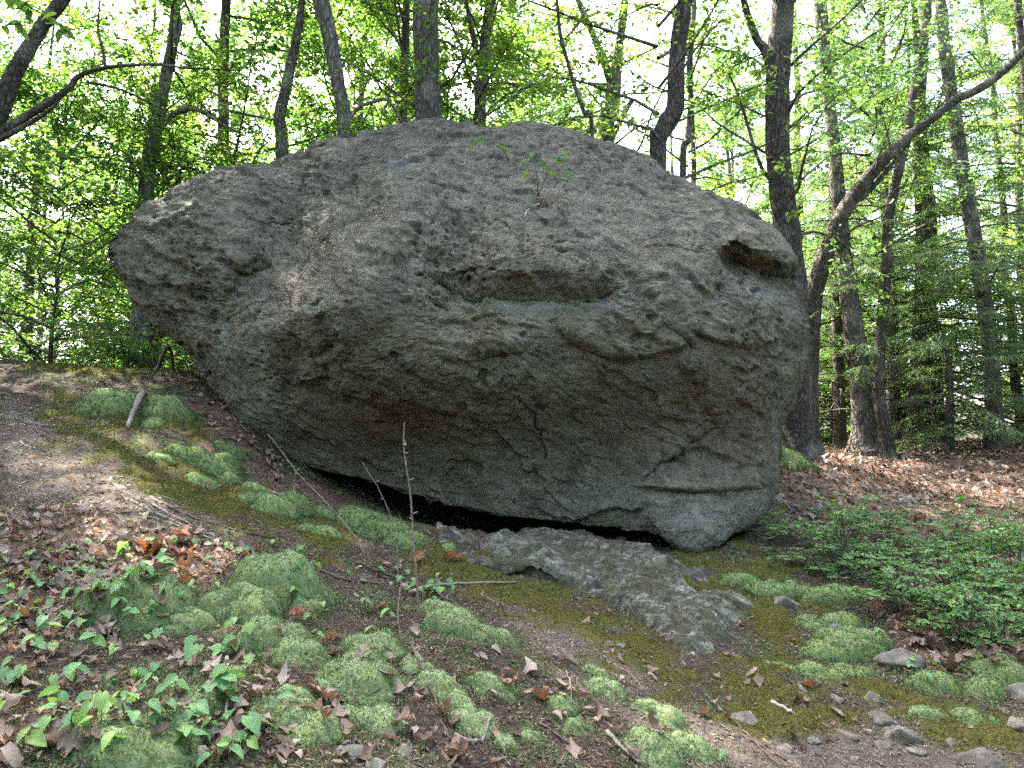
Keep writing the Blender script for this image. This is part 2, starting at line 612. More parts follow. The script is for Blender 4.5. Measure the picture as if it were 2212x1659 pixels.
def ground_masks(x, y, z):
    px, py = project(np.stack([x, y, z], -1))
    wob = fbm(np.stack([x, y, z], -1) * 4.0, 4)
    far = (y < 0.8)
    moss = np.zeros_like(x)
    for poly, wd in MOSS_BANDS:
        d, _, _ = seg_dist(px, py, poly)
        moss = np.maximum(moss, sstep(1.15, .35, d / wd + wob * 1.1))
    lit = np.zeros_like(x)
    for poly in LITTER:
        lit = np.maximum(lit, polymask(px + wob * 30, py + wob * 14, poly, 18))
    lit = np.where((y > 12) & (x > 1.5) & (y < 20), .8, np.where(far | (y > 12), .2, lit))
    grey = np.maximum(polymask(px + wob * 40, py + wob * 20, [(0, 860), (150, 930), (330, 1060), (500, 1150), (250, 1110), (0, 1090)], 30),
                      polymask(px + wob * 40, py + wob * 20, [(1180, 1440), (1450, 1520), (1700, 1560), (2212, 1590), (2212, 1700), (1500, 1700), (1250, 1480)], 30))
    grey = np.maximum(grey, polymask(px + wob * 40, py + wob * 20, [(1060, 1300), (1250, 1350), (1500, 1470), (1400, 1500), (1150, 1400)], 25))
    for m in (moss, lit, grey): m[far & (m is not lit)] = 0
    return moss, lit, grey


def build_ground():
    thf = np.linspace(-43, 43, 480)
    thc = np.linspace(43, 317, 74)[1:-1]
    th = np.radians(np.concatenate([thf, thc]))
    rr = np.concatenate([[0.0], np.geomspace(0.5, 1.6, 12), np.geomspace(1.62, 9.5, 290), np.geomspace(9.6, 20, 50), np.geomspace(20.8, 600, 34)])
    Rr, Th = np.meshgrid(rr[1:], th, indexing='ij')
    x = np.concatenate([[0], (Rr * np.sin(Th)).ravel()]); y = np.concatenate([[0], (Rr * np.cos(Th)).ravel()])
    z = G(x, y)
    moss, lit, grey = ground_masks(x, y, z)
    P = np.stack([x, y, z], -1)
    r = np.hypot(x, y)
    near = 1 - sstep(8, 14, r)
    z = z + near * (.012 * fbm(P * 16, 4) * (1 - .4 * grey) + .007 * fbm(P * 60, 2) * (1 - .5 * grey)) + moss * (.010 + .022 * np.clip(fbm(P * 9 + 5, 3), -.2, 1))
    n = len(th); m = len(rr) - 1
    i = np.arange(m - 1)[:, None] * n + 1; j = np.arange(n)[None]; k = (j + 1) % n
    F = np.stack([i + j, i + n + j, i + n + k, i + k], -1).reshape(-1, 4)
    T = np.stack([np.zeros(n, int), 1 + np.arange(n), 1 + (np.arange(n) + 1) % n], -1)
    me = mesh_np('ground', np.stack([x, y, z], -1), [F, T], True, {'moss': moss, 'litter': lit, 'grey': grey})
    mt, t = new_mat('forest_floor'); q = NT(t)
    co = q.coord('Object')
    a = q.noise(co, 9, 6, .7)
    b = q.noise(co, 60, 5, .7)
    cst = q.noise(q.mapping(co, (1, .35, 1), (0, 0, .6)), 120, 4, .7)
    soil = q.ramp(b, [(.3, (.018, .013, .010)), (.5, (.058, .042, .032)), (.7, (.135, .10, .078))])
    soil = q.mix(q.ramp(a, [(.4, 0), (.72, .5)]), soil, q.mix(b, (.05, .04, .033), (.17, .14, .118)))
    gp = q.ramp(q.math('ADD', q.math('MULTIPLY', cst, .6), q.math('MULTIPLY', a, .4)), [(.33, (.06, .047, .038)), (.5, (.125, .102, .086)), (.68, (.22, .188, .165))])
    c = q.mix(q.attr('grey'), soil, gp)
    lt = q.ramp(q.noise(co, 34, 5, .75), [(.3, (.05, .03, .022)), (.48, (.13, .082, .06)), (.62, (.23, .155, .12)), (.75, (.33, .25, .2))])
    c = q.mix(q.attr('litter'), c, lt)
    ms = q.ramp(b, [(.3, (.024, .024, .006)), (.5, (.075, .074, .014)), (.7, (.15, .145, .035))])
    ms = q.mix(q.ramp(a, [(.5, 0), (.72, .6)]), ms, q.mix(b, (.05, .03, .01), (.13, .085, .03)))
    c = q.mix(q.math('MULTIPLY', q.attr('moss'), .92), c, ms)
    h = q.math('ADD', b, q.math('MULTIPLY', cst, .7))
    q.out(q.principled(c, .95, q.bump(h, 1.0, .02), .1))
    o = obj('ground', me, mt)
    o['kind'] = 'structure'
    o['label'] = 'sloping forest floor of bare soil, moss and leaf litter'
    return o


build_ground()

# ------------------------------------------------------------------ the boulder
SIL = [(228, 545), (240, 512), (262, 482), (285, 462), (305, 448), (330, 432), (390, 393), (450, 372), (520, 356), (590, 346), (640, 328), (700, 302), (760, 290), (815, 282),
       (850, 266), (900, 256), (960, 254), (1010, 262), (1060, 270), (1130, 270), (1200, 280), (1270, 300), (1340, 322), (1400, 348), (1450, 380), (1510, 400), (1575, 425),
       (1630, 455), (1680, 495), (1708, 530), (1724, 565), (1721, 597), (1733, 650), (1746, 720), (1742, 790), (1722, 860), (1702, 920), (1693, 990),
       (1686, 1045), (1668, 1092), (1634, 1130), (1585, 1150), (1540, 1176), (1492, 1195), (1452, 1186), (1415, 1164), (1330, 1150), (1200, 1130), (1100, 1112),
       (1000, 1094), (900, 1068), (800, 1038), (720, 1018), (650, 998), (590, 968), (540, 925), (500, 880), (468, 846), (436, 812), (396, 762), (356, 727),
       (318, 692), (285, 652), (262, 612), (240, 582)]
SDEP = [((228, 545), 7.5), ((330, 432), 7.8), ((590, 346), 8.0), ((815, 282), 8.2), ((960, 254), 8.2), ((1200, 280), 8.1), ((1450, 380), 7.9), ((1630, 455), 7.6),
        ((1724, 565), 7.2), ((1746, 720), 7.2), ((1702, 920), 7.1), ((1668, 1092), 6.9), ((1585, 1150), 6.4), ((1492, 1195), 6.1), ((1330, 1140), 6.4), ((1100, 1092), 6.65), ((900, 1052), 6.8),
        ((720, 1018), 6.9), ((590, 968), 7.0), ((500, 880), 7.25), ((436, 812), 7.6), ((356, 727), 7.6), ((262, 612), 7.5)]
BF = [(1010, 720, 5.88), (1000, 790, 5.82), (1200, 720, 5.82), (800, 780, 5.94), (650, 750, 6.18), (560, 850, 6.5), (700, 900, 6.54), (760, 980, 6.75), (900, 960, 6.54), (950, 1030, 6.68), (1100, 960, 6.42), (1100, 1060, 6.55), (1300, 1000, 6.38), (1300, 1100, 6.36),
      (1480, 1080, 6.12), (1480, 1150, 6.0), (1600, 1060, 6.2), (1330, 860, 6.14), (1500, 820, 6.06), (1650, 800, 6.4), (1620, 930, 6.46), (1500, 930, 6.30), (900, 870, 6.1), (1100, 870, 6.04),
      (1100, 560, 5.92), (1100, 460, 6.38), (1100, 360, 6.95), (1000, 290, 7.55), (1400, 500, 6.35), (1560, 470, 6.75), (1300, 350, 7.05), (1620, 640, 6.35), (1500, 620, 6.12), (1350, 640, 5.98),
      (950, 560, 6.12), (900, 640, 6.0), (1450, 420, 6.95),
      (845, 420, 6.55), (735, 530, 6.30), (650, 640, 6.14), (560, 715, 6.26), (775, 425, 7.15), (690, 480, 7.12), (645, 540, 7.08), (575, 622, 6.98), (495, 710, 6.86),
      (450, 450, 7.15), (350, 510, 7.2), (280, 545, 7.35), (380, 640, 7.12), (450, 750, 6.92), (690, 360, 7.35), (860, 330, 7.25), (520, 560, 6.96), (500, 800, 6.72)]
# ledges: line, lip height in px above the line, depth of the recess at the line in m, fade below in px
LEDGE = [([(915, 585), (945, 608), (980, 630), (1020, 645), (1090, 647), (1160, 646), (1240, 656), (1300, 642), (1348, 615)], 66, .25, 40),
         ([(1545, 545), (1600, 570), (1650, 590), (1700, 600), (1740, 602)], 50, .85, 80),
         ([(1180, 690), (1235, 735), (1290, 762), (1350, 778), (1420, 772), (1490, 740)], 12, .07, 60),
         ([(1470, 705), (1540, 738), (1620, 755), (1700, 745)], 11, .08, 70),
         ([(930, 760), (1000, 790), (1050, 770), (1110, 760), (1160, 735)], 14, .05, 30),
         ([(1350, 1052), (1420, 1060), (1520, 1064), (1620, 1058), (1690, 1045)], 9, .09, 22),
         ([(440, 660), (500, 690), (560, 655), (640, 640)], 20, .10, 30),
         ([(330, 590), (420, 640), (520, 655)], 16, .08, 35),
         ([(470, 560), (540, 590), (600, 575)], 12, .07, 25),
         ([(280, 500), (340, 555), (380, 570), (440, 600)], 10, .07, 30),
         ([(520, 470), (570, 490), (640, 480)], 9, .06, 20),
         ([(780, 430), (820, 350), (900, 365)], 10, .06, 20),
         ([(920, 640), (950, 665), (975, 668)], 18, .07, 20),
         ([(560, 790), (640, 830), (740, 850), (830, 890)], 12, .07, 60),
         ([(1350, 350), (1410, 375), (1420, 400)], 8, .06, 20),
         ([(1420, 690), (1470, 725), (1500, 760)], 10, .06, 25),
         ([(1080, 480), (1110, 500), (1140, 495)], 9, .05, 12),
         ([(1130, 470), (1190, 478), (1215, 470)], 10, .05, 12)]
CRACK = [[(1380, 1046), (1450, 985), (1545, 922), (1505, 872), (1490, 800)], [(1545, 540), (1470, 545), (1440, 530)], [(1140, 870), (1165, 930), (1180, 1000)], [(830, 760), (900, 810), (950, 850)],
         [(700, 760), (760, 800), (840, 830), (930, 880), (1010, 890)], [(430, 740), (480, 780), (520, 850), (580, 930)]]


def smooth_closed(pts, n):
    P = np.asarray(pts, float)
    Q = np.concatenate([P[-2:], P, P[:3]])
    t = np.linspace(0, len(P), n, endpoint=False)
    i = t.astype(int); f = (t - i)[:, None]; i = i + 2
    a, b, c, d = Q[i - 1], Q[i], Q[i + 1], Q[i + 2]
    return .5 * (2 * b + (c - a) * f + (2 * a - 5 * b + 4 * c - d) * f * f + (3 * b - a - 3 * c + d) * f ** 3)


def build_boulder():
    NA, NF, NB = 1150, 238, 20
    cx, cy_ = 1010.0, 700.0
    dense = smooth_closed(SIL, 6000)
    ang = np.arctan2(dense[:, 1] - cy_, dense[:, 0] - cx)
    o = np.argsort(ang)
    per = np.concatenate([[0], np.cumsum(np.hypot(*np.diff(dense[o], axis=0).T))])
    th = np.interp(np.linspace(0, per[-1], NA, endpoint=False), per, ang[o])      # even spacing along the outline
    rad = np.interp(th, ang[o], np.hypot(dense[o][:, 0] - cx, dense[o][:, 1] - cy_), period=2 * math.pi)
    sx, sy = cx + rad * np.cos(th), cy_ + rad * np.sin(th)
    St = TPS([p for p, _ in SDEP], [d for _, d in SDEP], 1.0)
    sdep = St(np.stack([sx, sy], -1))
    Ft = TPS([(a, b) for a, b, _ in BF], [c for _, _, c in BF], 2.0)
    tt = np.linspace(0, 1, NF + 1)[1:]
    rf = np.sin(tt * math.pi / 2) ** .92
    rf[-1] = 1
    # centre vertex + rings
    rr = np.concatenate([[0.0], rf])
    PX = cx + (sx - cx)[None] * rr[:, None]; PY = cy_ + (sy - cy_)[None] * rr[:, None]
    fx, fy = PX.ravel(), PY.ravel()
    F = Ft(np.stack([fx, fy], -1))
    for poly, lip, amp, fade in LEDGE:
        d, par, sg = seg_dist(fx, fy, poly)
        jit = fbm(np.stack([fx * .02, fy * .02, fx * 0], -1), 3)
        win = sstep(0, .2, par) * sstep(1, .84, par)
        lipv = lip * (1 + .22 * jit) * (.35 + .65 * win)
        da = np.where(sg > 0, d, 0); db = np.where(sg < 0, d, 0)
        prof = np.where(sg > 0, np.clip(1 - da / lipv, 0, 1), np.exp(-(db / fade) * 1.6))
        bulge = np.where(sg > 0, np.exp(-((da - lipv) / (lipv * 1.1 + 12)) ** 2), 0)
        F += win * (amp * prof * (.75 + .15 * jit) - min(.35 * amp, .09) * bulge)
    for poly in CRACK:
        d, par, sg = seg_dist(fx + 14 * fbm(np.stack([fx * .025, fy * .025, fx * 0], -1), 3), fy + 8 * fbm(np.stack([fx * .03, fy * .03, fx * 0 + 7], -1), 3), poly)
        win = sstep(0, .1, par) * sstep(1, .9, par)
        F += win * (.028 * np.exp(-(d / 2.5) ** 2) + .03 * np.exp(-np.where(sg < 0, d, 0) / 40.0) * (sg < 0))
    F = F.reshape(PX.shape)
    w = np.clip(1 - rr ** 5, 0, 1)[:, None] ** .5
    D = sdep[None] * (1 - w) + F * w
    front = at(PX, PY, D)
    # back: bulge behind the outline plane, shrinking inwards
    tb = np.linspace(0, 1, NB + 1)[1:]
    rb = np.cos(tb * math.pi / 2)
    sil = front[-1]
    cen = sil.mean(0) + np.array([0.1, 0, .1])
    back = []
    for t, r_ in zip(tb, rb):
        p = cen + (sil - cen) * max(r_, .004) ** .33
        p = p.copy(); p[:, 1] = sil[:, 1] + (1 - r_) * (cen[1] - sil[:, 1]) * .5 + 2.3 * math.sin(t * math.pi / 2)
        back.append(p)
    grid = np.concatenate([front[1:], np.array(back)])
    nr = len(grid)
    # normals of the smooth body
    du = np.roll(grid, -1, 1) - np.roll(grid, 1, 1)
    dv = np.gradient(grid, axis=0)
    N = unit(np.cross(dv, du))
    out = unit(grid - np.array([grid[..., 0].mean(), 7.3, 2.6]))
    if (N * out).sum(-1).mean() < 0: N = -N
    k = 5
    Ns = unit(sum(np.roll(N, s, 1) for s in range(-k, k + 1)))
    P = grid.reshape(-1, 3); Nf = Ns.reshape(-1, 3)
    # weather relief
    gx, gy = np.concatenate([PX[1:].ravel(), np.zeros(NB * NA)]), np.concatenate([PY[1:].ravel(), np.full(NB * NA, 600.)])
    ca, sa = math.cos(R(24)), math.sin(R(24))                    # the layering dips to the right
    U = P[:, 0] * ca - P[:, 2] * sa; V = P[:, 0] * sa + P[:, 2] * ca
    lay = np.stack([U * .45, P[:, 1] * .6, V * 1.7], -1)
    rugg = np.clip(.45 + 1.0 * fbm(P * 1.1 + 60, 2), .08, 1.2)         # some faces are smooth, some knobbly
    leftf = sstep(760, 560, gx + (gy - 500) * .9)
    under = sstep(820, 960, gy)
    up = np.clip(1 - under, 0, 1)
    disp = .05 * fbm(P * .9 + 4, 2) + .05 * (.25 - np.abs(perlin(P * 1.05 + 21))) + .03 * (.25 - np.abs(perlin(P * 2.3 + 5)))

    def steps(freq, warp, sharp, seed):
        """broken bedding: each layer overhangs the one below with a crisp lower edge"""
        f = np.mod(V * freq + warp * fbm(P * 1.3 + seed, 3) + .12 * fbm(P * 9 + seed, 2), 1.0)
        return np.where(f < sharp, f / sharp, 1 - (f - sharp) / (1 - sharp)) - .5

    m1 = sstep(-.05, .3, fbm(P * 1.2 + 70, 2) + .25 * leftf); m2 = sstep(.0, .3, fbm(P * 1.9 + 33, 2) + .3 * leftf)
    disp += .05 * m1 * steps(1.5, .9, .09, 3) + .024 * m2 * steps(4.3, 1.1, .12, 14) + .012 * m2 * steps(10.5, 1.3, .16, 25)
    disp += .018 * (ridged(lay * 3.2, 4) - 1.0) * (.2 + .9 * leftf + .2 * under)
    disp += .020 * fbm(P * np.array([6, 6, 9]) + 9, 4, .52) * (.4 + .6 * up) * (.3 + .9 * rugg)
    disp += .016 * np.abs(fbm(P * 12 + 2, 3)) * (.25 + .9 * up * rugg)
    pit = perlin(P * np.array([7, 7, 12]) + 40)
    disp -= .055 * sstep(.42, .62, pit) * (.2 + .8 * up) * (.3 + .9 * rugg)
    pit2 = perlin(P * np.array([19, 19, 28]) + 80)
    disp -= .024 * sstep(.36, .55, pit2) * (.25 + .85 * up) * (.2 + rugg)
    disp += .006 * fbm(P * 42, 3, .55) * (.7 + .5 * up)
    P2 = P + Nf * disp[:, None]
    lich = np.zeros(len(P)); rust_shade = np.zeros(len(P)); oliv = np.zeros(len(P)); pale = np.zeros(len(P))
    wob = fbm(P * 5 + 30, 4)
    for x, y, rx, ry, s in [(1180, 655, 170, 14, .9), (560, 760, 26, 40, .55), (490, 745, 14, 34, .9), (680, 665, 34, 14, .8), (1330, 640, 30, 14, .8), (1200, 800, 70, 60, .45), (1130, 730, 40, 50, .4),
                            (1110, 920, 60, 60, .5), (850, 390, 60, 10, .3), (1180, 950, 90, 70, .4), (1560, 1130, 90, 50, .5), (560, 880, 45, 90, .35), (860, 355, 30, 12, .5), (1640, 640, 60, 20, .45),
                            (1100, 830, 40, 40, .5), (700, 800, 60, 40, .3), (1000, 1010, 160, 60, .3), (1330, 1080, 120, 40, .35), (1490, 1150, 90, 30, .5)]:
        q = ((gx - x) / rx) ** 2 + ((gy - y) / ry) ** 2
        lich = np.maximum(lich, s * sstep(1.9, .2, q + wob * 1.1))
    for x, y, rx, ry, s in [(870, 900, 120, 50, .8), (1150, 600, 130, 26, .25), (1350, 900, 190, 80, .6), (1570, 850, 110, 90, .7), (1580, 960, 100, 70, .6), (760, 940, 150, 60, .5), (820, 960, 160, 60, .5), (1000, 950, 160, 50, .35), (1180, 445, 40, 12, .35), (1480, 870, 150, 100, .35), (1300, 850, 120, 60, .4)]:  # brown stains; big low patches also paint in shade on the lower half
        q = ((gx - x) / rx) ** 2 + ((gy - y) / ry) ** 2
        rust_shade = np.maximum(rust_shade, s * sstep(1.8, .2, q + wob * .9))
    for x, y, rx, ry, s in [(1150, 690, 190, 40, .6), (980, 740, 160, 60, .5), (900, 690, 120, 70, .4), (1300, 720, 120, 40, .45), (1010, 830, 120, 40, .5)]:
        q = ((gx - x) / rx) ** 2 + ((gy - y) / ry) ** 2
        oliv = np.maximum(oliv, s * sstep(1.8, .2, q + wob * .9))
    allv = np.concatenate([front[0, :1] + (P2[:NA].mean(0) - P[:NA].mean(0)), P2, P2[-NA:].mean(0)[None]])
    i = np.arange(nr - 1)[:, None] * NA + 1; j = np.arange(NA)[None]; kk = (j + 1) % NA
    Fq = np.stack([i + j, i + kk, i + NA + kk, i + NA + j], -1).reshape(-1, 4)
    j = np.arange(NA)
    T1 = np.stack([np.zeros(NA, int), 1 + (j + 1) % NA, 1 + j], -1)
    b0 = 1 + (nr - 1) * NA; last = len(allv) - 1
    T2 = np.stack([np.full(NA, last), b0 + j, b0 + (j + 1) % NA], -1)
    pad = lambda a: np.concatenate([[a[0]], a, [0]])
    me = mesh_np('boulder', allv, [Fq, T1, T2], True, {'lich': pad(lich), 'rust_shade': pad(rust_shade), 'oliv': pad(oliv)})
    me.flip_normals()
    mt, t = new_mat('weathered_rock'); q = NT(t)
    co = q.coord('Object')
    big = q.noise(co, 1.6, 5, .6)
    mid = q.noise(co, 11, 6, .65)
    fine = q.noise(co, 85, 4, .75)
    spk = q.noise(co, 190, 2, .6)
    strk = q.noise(q.mapping(co, (.75, .9, 1.9), (0, R(24), 0)), 13, 7, .72)
    c = q.ramp(mid, [(.28, (.068, .059, .040)), (.5, (.148, .131, .092)), (.72, (.26, .232, .166))])
    c = q.mix(q.ramp(big, [(.38, 0.0), (.65, .45)]), c, (.14, .12, .092))
    pt = q.noise(co, 4.6, 6, .68, .6)
    c = q.mix(q.ramp(pt, [(.47, 0), (.58, .85)]), c, (.05, .042, .029))
    c = q.mix(q.ramp(pt, [(.30, .6), (.42, 0)]), c, (.33, .29, .225))
    c = q.mix(q.ramp(strk, [(.52, 0), (.72, .45)]), c, (.22, .19, .145))
    c = q.mix(q.math('MULTIPLY', q.attr('oliv'), .7), c, q.mix(mid, (.12, .105, .05), (.20, .17, .075)))
    c = q.mix(q.math('MULTIPLY', q.attr('rust_shade'), .8), c, q.mix(strk, (.045, .027, .016), (.15, .07, .034)))
    lsp = q.math('MULTIPLY', q.attr('lich'), q.ramp(q.noise(co, 38, 4, .7), [(.34, .1), (.6, 1)]))
    c = q.mix(lsp, c, (.31, .345, .30))
    gen = q.math('MULTIPLY', q.ramp(q.noise(co, 3.2, 6, .7), [(.54, 0), (.66, 1)]), q.ramp(q.noise(co, 50, 3, .7), [(.4, 0), (.6, .5)]))
    c = q.mix(gen, c, (.21, .22, .175))
    c = q.mix(q.ramp(fine, [(.36, .85), (.48, 0)]), c, (.034, .028, .021))
    med = q.noise(co, 22, 6, .68)
    c = q.mix(q.ramp(med, [(.34, .75), (.46, 0)]), c, (.04, .035, .028))
    c = q.mix(q.ramp(spk, [(.55, 0), (.64, .85)]), c, (.46, .42, .35))
    h = q.math('ADD', q.math('MULTIPLY', fine, .45), q.math('ADD', q.math('MULTIPLY', med, 1.6), q.math('MULTIPLY', strk, .25)))
    q.out(q.principled(c, .88, q.bump(h, 1.0, .035), .2))
    bo = obj('boulder', me, mt)
    tag(bo, 'huge grey weathered boulder balanced on a bedrock ledge in the woods', 'boulder')
    return bo, Ft


boulder, BFT = build_boulder()
bpy.context.view_layer.update()
_dg = bpy.context.evaluated_depsgraph_get()


def on_boulder(px, py):
    d = raydir(px, py); d = d / np.linalg.norm(d)
    ok, loc, nor, _ = boulder.ray_cast(Vector(CAM), Vector(d))
    return (np.array(loc), np.array(nor)) if ok else (at(px, py, 6.5), np.array([0, -1, 0.]))


# ------------------------------------------------------------------ bedrock ledge under the boulder
def build_ledge():
    poly = [(930, 1160), (985, 1125), (1150, 1140), (1320, 1165), (1480, 1200), (1555, 1235), (1625, 1285), (1690, 1340), (1690, 1395), (1610, 1430), (1510, 1455), (1400, 1375), (1290, 1310), (1170, 1250), (1040, 1225), (950, 1200)]
    NA, NR = 360, 90
    out = smooth_closed(poly, NA)
    c = out.mean(0)
    rr = np.linspace(0, 1, NR + 1)[1:]
    gp = hits(out)
    gc = hit(*c)
    X = gc[0] + (gp[:, 0] - gc[0])[None] * rr[:, None]
    Y = gc[1] + (gp[:, 1] - gc[1])[None] * rr[:, None]
    x, y = X.ravel(), Y.ravel()
    r = np.repeat(rr, NA)
    P = np.stack([x, y, np.zeros_like(x)], -1)
    a = R(-38)
    U = x * math.cos(a) + y * math.sin(a); V = -x * math.sin(a) + y * math.cos(a)
    lay = np.stack([U * .5, V * 2.2, x * 0], -1)
    edge = sstep(1.0, .55, r + .38 * fbm(P * 3, 4))
    zz = G(x, y)
    h = -.05 + edge * (.115 + .07 * fbm(lay * 1.6, 3) + .05 * (ridged(lay * 2.6, 4) - 1) + .008 * fbm(P * 11, 4, .5) + .006 * fbm(P * 40, 3))
    V3 = np.stack([x, y, zz + h], -1)
    allv = np.concatenate([[[gc[0], gc[1], float((zz + h)[:NA].mean())]], V3])
    i = np.arange(NR - 1)[:, None] * NA + 1; j = np.arange(NA)[None]; k = (j + 1) % NA
    F = np.stack([i + j, i + NA + j, i + NA + k, i + k], -1).reshape(-1, 4)
    j = np.arange(NA); T = np.stack([np.zeros(NA, int), 1 + j, 1 + (j + 1) % NA], -1)
    me = mesh_np('bedrock_ledge', allv, [F, T], True)
    me.validate()
    mt, t = new_mat('bedrock'); q = NT(t)
    co = q.coord('Object')
    mid = q.noise(co, 10, 6, .68); fine = q.noise(co, 70, 4, .7)
    ly = q.noise(q.mapping(co, (.8, 3.2, 1), (0, 0, R(38))), 6, 5, .65)
    cc = q.ramp(mid, [(.3, (.035, .031, .025)), (.5, (.085, .078, .064)), (.7, (.17, .158, .132))])
    cc = q.mix(q.ramp(ly, [(.48, 0), (.62, .8)]), cc, (.26, .275, .225))
    cc = q.mix(q.ramp(q.noise(co, 5, 6, .7), [(.46, 0), (.57, .85)]), cc, q.mix(fine, (.022, .024, .010), (.085, .085, .034)))
    cc = q.mix(q.ramp(fine, [(.34, .8), (.5, 0)]), cc, (.03, .027, .022))
    cc = q.mix(q.ramp(q.noise(co, 30, 5, .7), [(.40, .85), (.52, 0)]), cc, (.035, .031, .024))
    q.out(q.principled(cc, .9, q.bump(q.math('ADD', fine, mid), .8, .012), .2))
    o = obj('bedrock_ledge', me, mt)
    tag(o, 'sloping grey lichen-streaked bedrock ledge the boulder rests on', 'rock')


build_ledge()

# ------------------------------------------------------------------ trees
def thin_twigs(mb, segs, r=.004):
    """three-sided twigs from a list of start and end points"""
    A = np.array([a for a, _ in segs]); B = np.array([b for _, b in segs]); n = len(A)
    T = unit(B - A); U = unit(np.cross(T, np.array([.2, .3, .95]))); W = np.cross(T, U)
    vs = []
    for c, rr in ((A, r), (B, r * .45)):
        for t in (0, 2.094, 4.189):
            vs.append(c + (U * math.cos(t) + W * math.sin(t)) * rr)
    V = np.stack(vs, 1).reshape(-1, 3)
    o = (np.arange(n) * 6)[:, None]
    F = np.concatenate([o + np.array(q)[None] for q in ((0, 1, 4, 3), (1, 2, 5, 4), (2, 0, 3, 5))])
    mb.add(V, F)


def crown_proto(rng, h0, h1, nlimb, reach, nspray, nleaf, leaf, droop=.0, spread=1.0, up=.35):
    """limbs round an upright axis with flat leafy sprays; returns twig mesh builder and leaf arrays"""
    tw = MB(); LP, LD, LN, LL, LV = [], [], [], [], []
    TWG = []
    for i in range(nlimb):
        f = (i + rng.random()) / nlimb
        h = h0 + (h1 - h0) * f
        ln = reach * (1.0 - .62 * f ** 1.6) * rng.uniform(.65, 1.15)
        az = i * 2.399 + rng.uniform(-.5, .5)
        el = up * rng.uniform(.2, 1.6) + .5 * f
        d = np.array([math.cos(az) * math.cos(el), math.sin(az) * math.cos(el), math.sin(el)])
        n = 7
        pts = [np.array([0, 0, h])]
        dd = d.copy()
        for k in range(n - 1):
            dd = unit(dd + rng.normal(0, .16, 3) + np.array([0, 0, -droop]))
            pts.append(pts[-1] + dd * ln / (n - 1))
        pts = np.array(pts)
        r0 = .006 + .0075 * ln
        tw.add(*tube(pts, np.linspace(r0, .005, n), 5, cap=False))
        ts = rng.uniform(.22, 1.0, nspray); ts[0] = 1
        for t in ts:
            q = t * (n - 1.001); a = int(q); p = pts[a] + (pts[a + 1] - pts[a]) * (q - a)
            ld = unit(pts[a + 1] - pts[a])
            ang = rng.choice([-1, 1]) * rng.uniform(.3, 1.25)
            sd = np.array([ld[0] * math.cos(ang) - ld[1] * math.sin(ang), ld[0] * math.sin(ang) + ld[1] * math.cos(ang), ld[2] * .5 + rng.normal(.05, .22)])
            sd = unit(sd); sl = rng.uniform(.35, .95) * spread
            nn = unit(np.array([rng.normal(0, .3), rng.normal(0, .3), 1.0]))
            side = unit(np.cross(nn, sd))
            k = np.arange(nleaf) / nleaf
            jit = rng.normal(0, .05, (nleaf, 3))
            base = p + sd * (sl * k[:, None]) + jit * np.array([1, 1, .8]) - np.array([0, 0, .12]) * (k ** 2)[:, None] * sl
            sg = np.where(np.arange(nleaf) % 2, 1, -1)[:, None]
            dr = sd * .75 + side * sg * rng.uniform(.4, 1.2, (nleaf, 1)) + rng.normal(0, .25, (nleaf, 3)) - np.array([0, 0, .25])
            base = base + side * sg * rng.uniform(0, .16, (nleaf, 1)) * sl
            LP.append(base); LD.append(dr)
            LN.append(nn + rng.normal(0, .38, (nleaf, 3)))
            LL.append(leaf * rng.uniform(.6, 1.25, nleaf))
            tone = rng.beta(2, 2)
            LV.append(np.clip(tone * .6 + rng.uniform(0, .45, nleaf), 0, 1))
            TWG.append((p, p + sd * sl - np.array([0, 0, .1 * sl])))
    thin_twigs(tw, TWG)
    return tw, np.concatenate(LP), np.concatenate(LD), np.concatenate(LN), np.concatenate(LL), np.concatenate(LV)


def crown_meshes(name, args, width=.62):
    tw, P, D, N, L, V = crown_proto(*args)
    v, F = leafgeo(P, D, N, L, L * width)
    return tw.mesh(name + '_limbs'), mesh_np(name + '_leaves', v, [F], False, {'v': np.repeat(V, 6)})


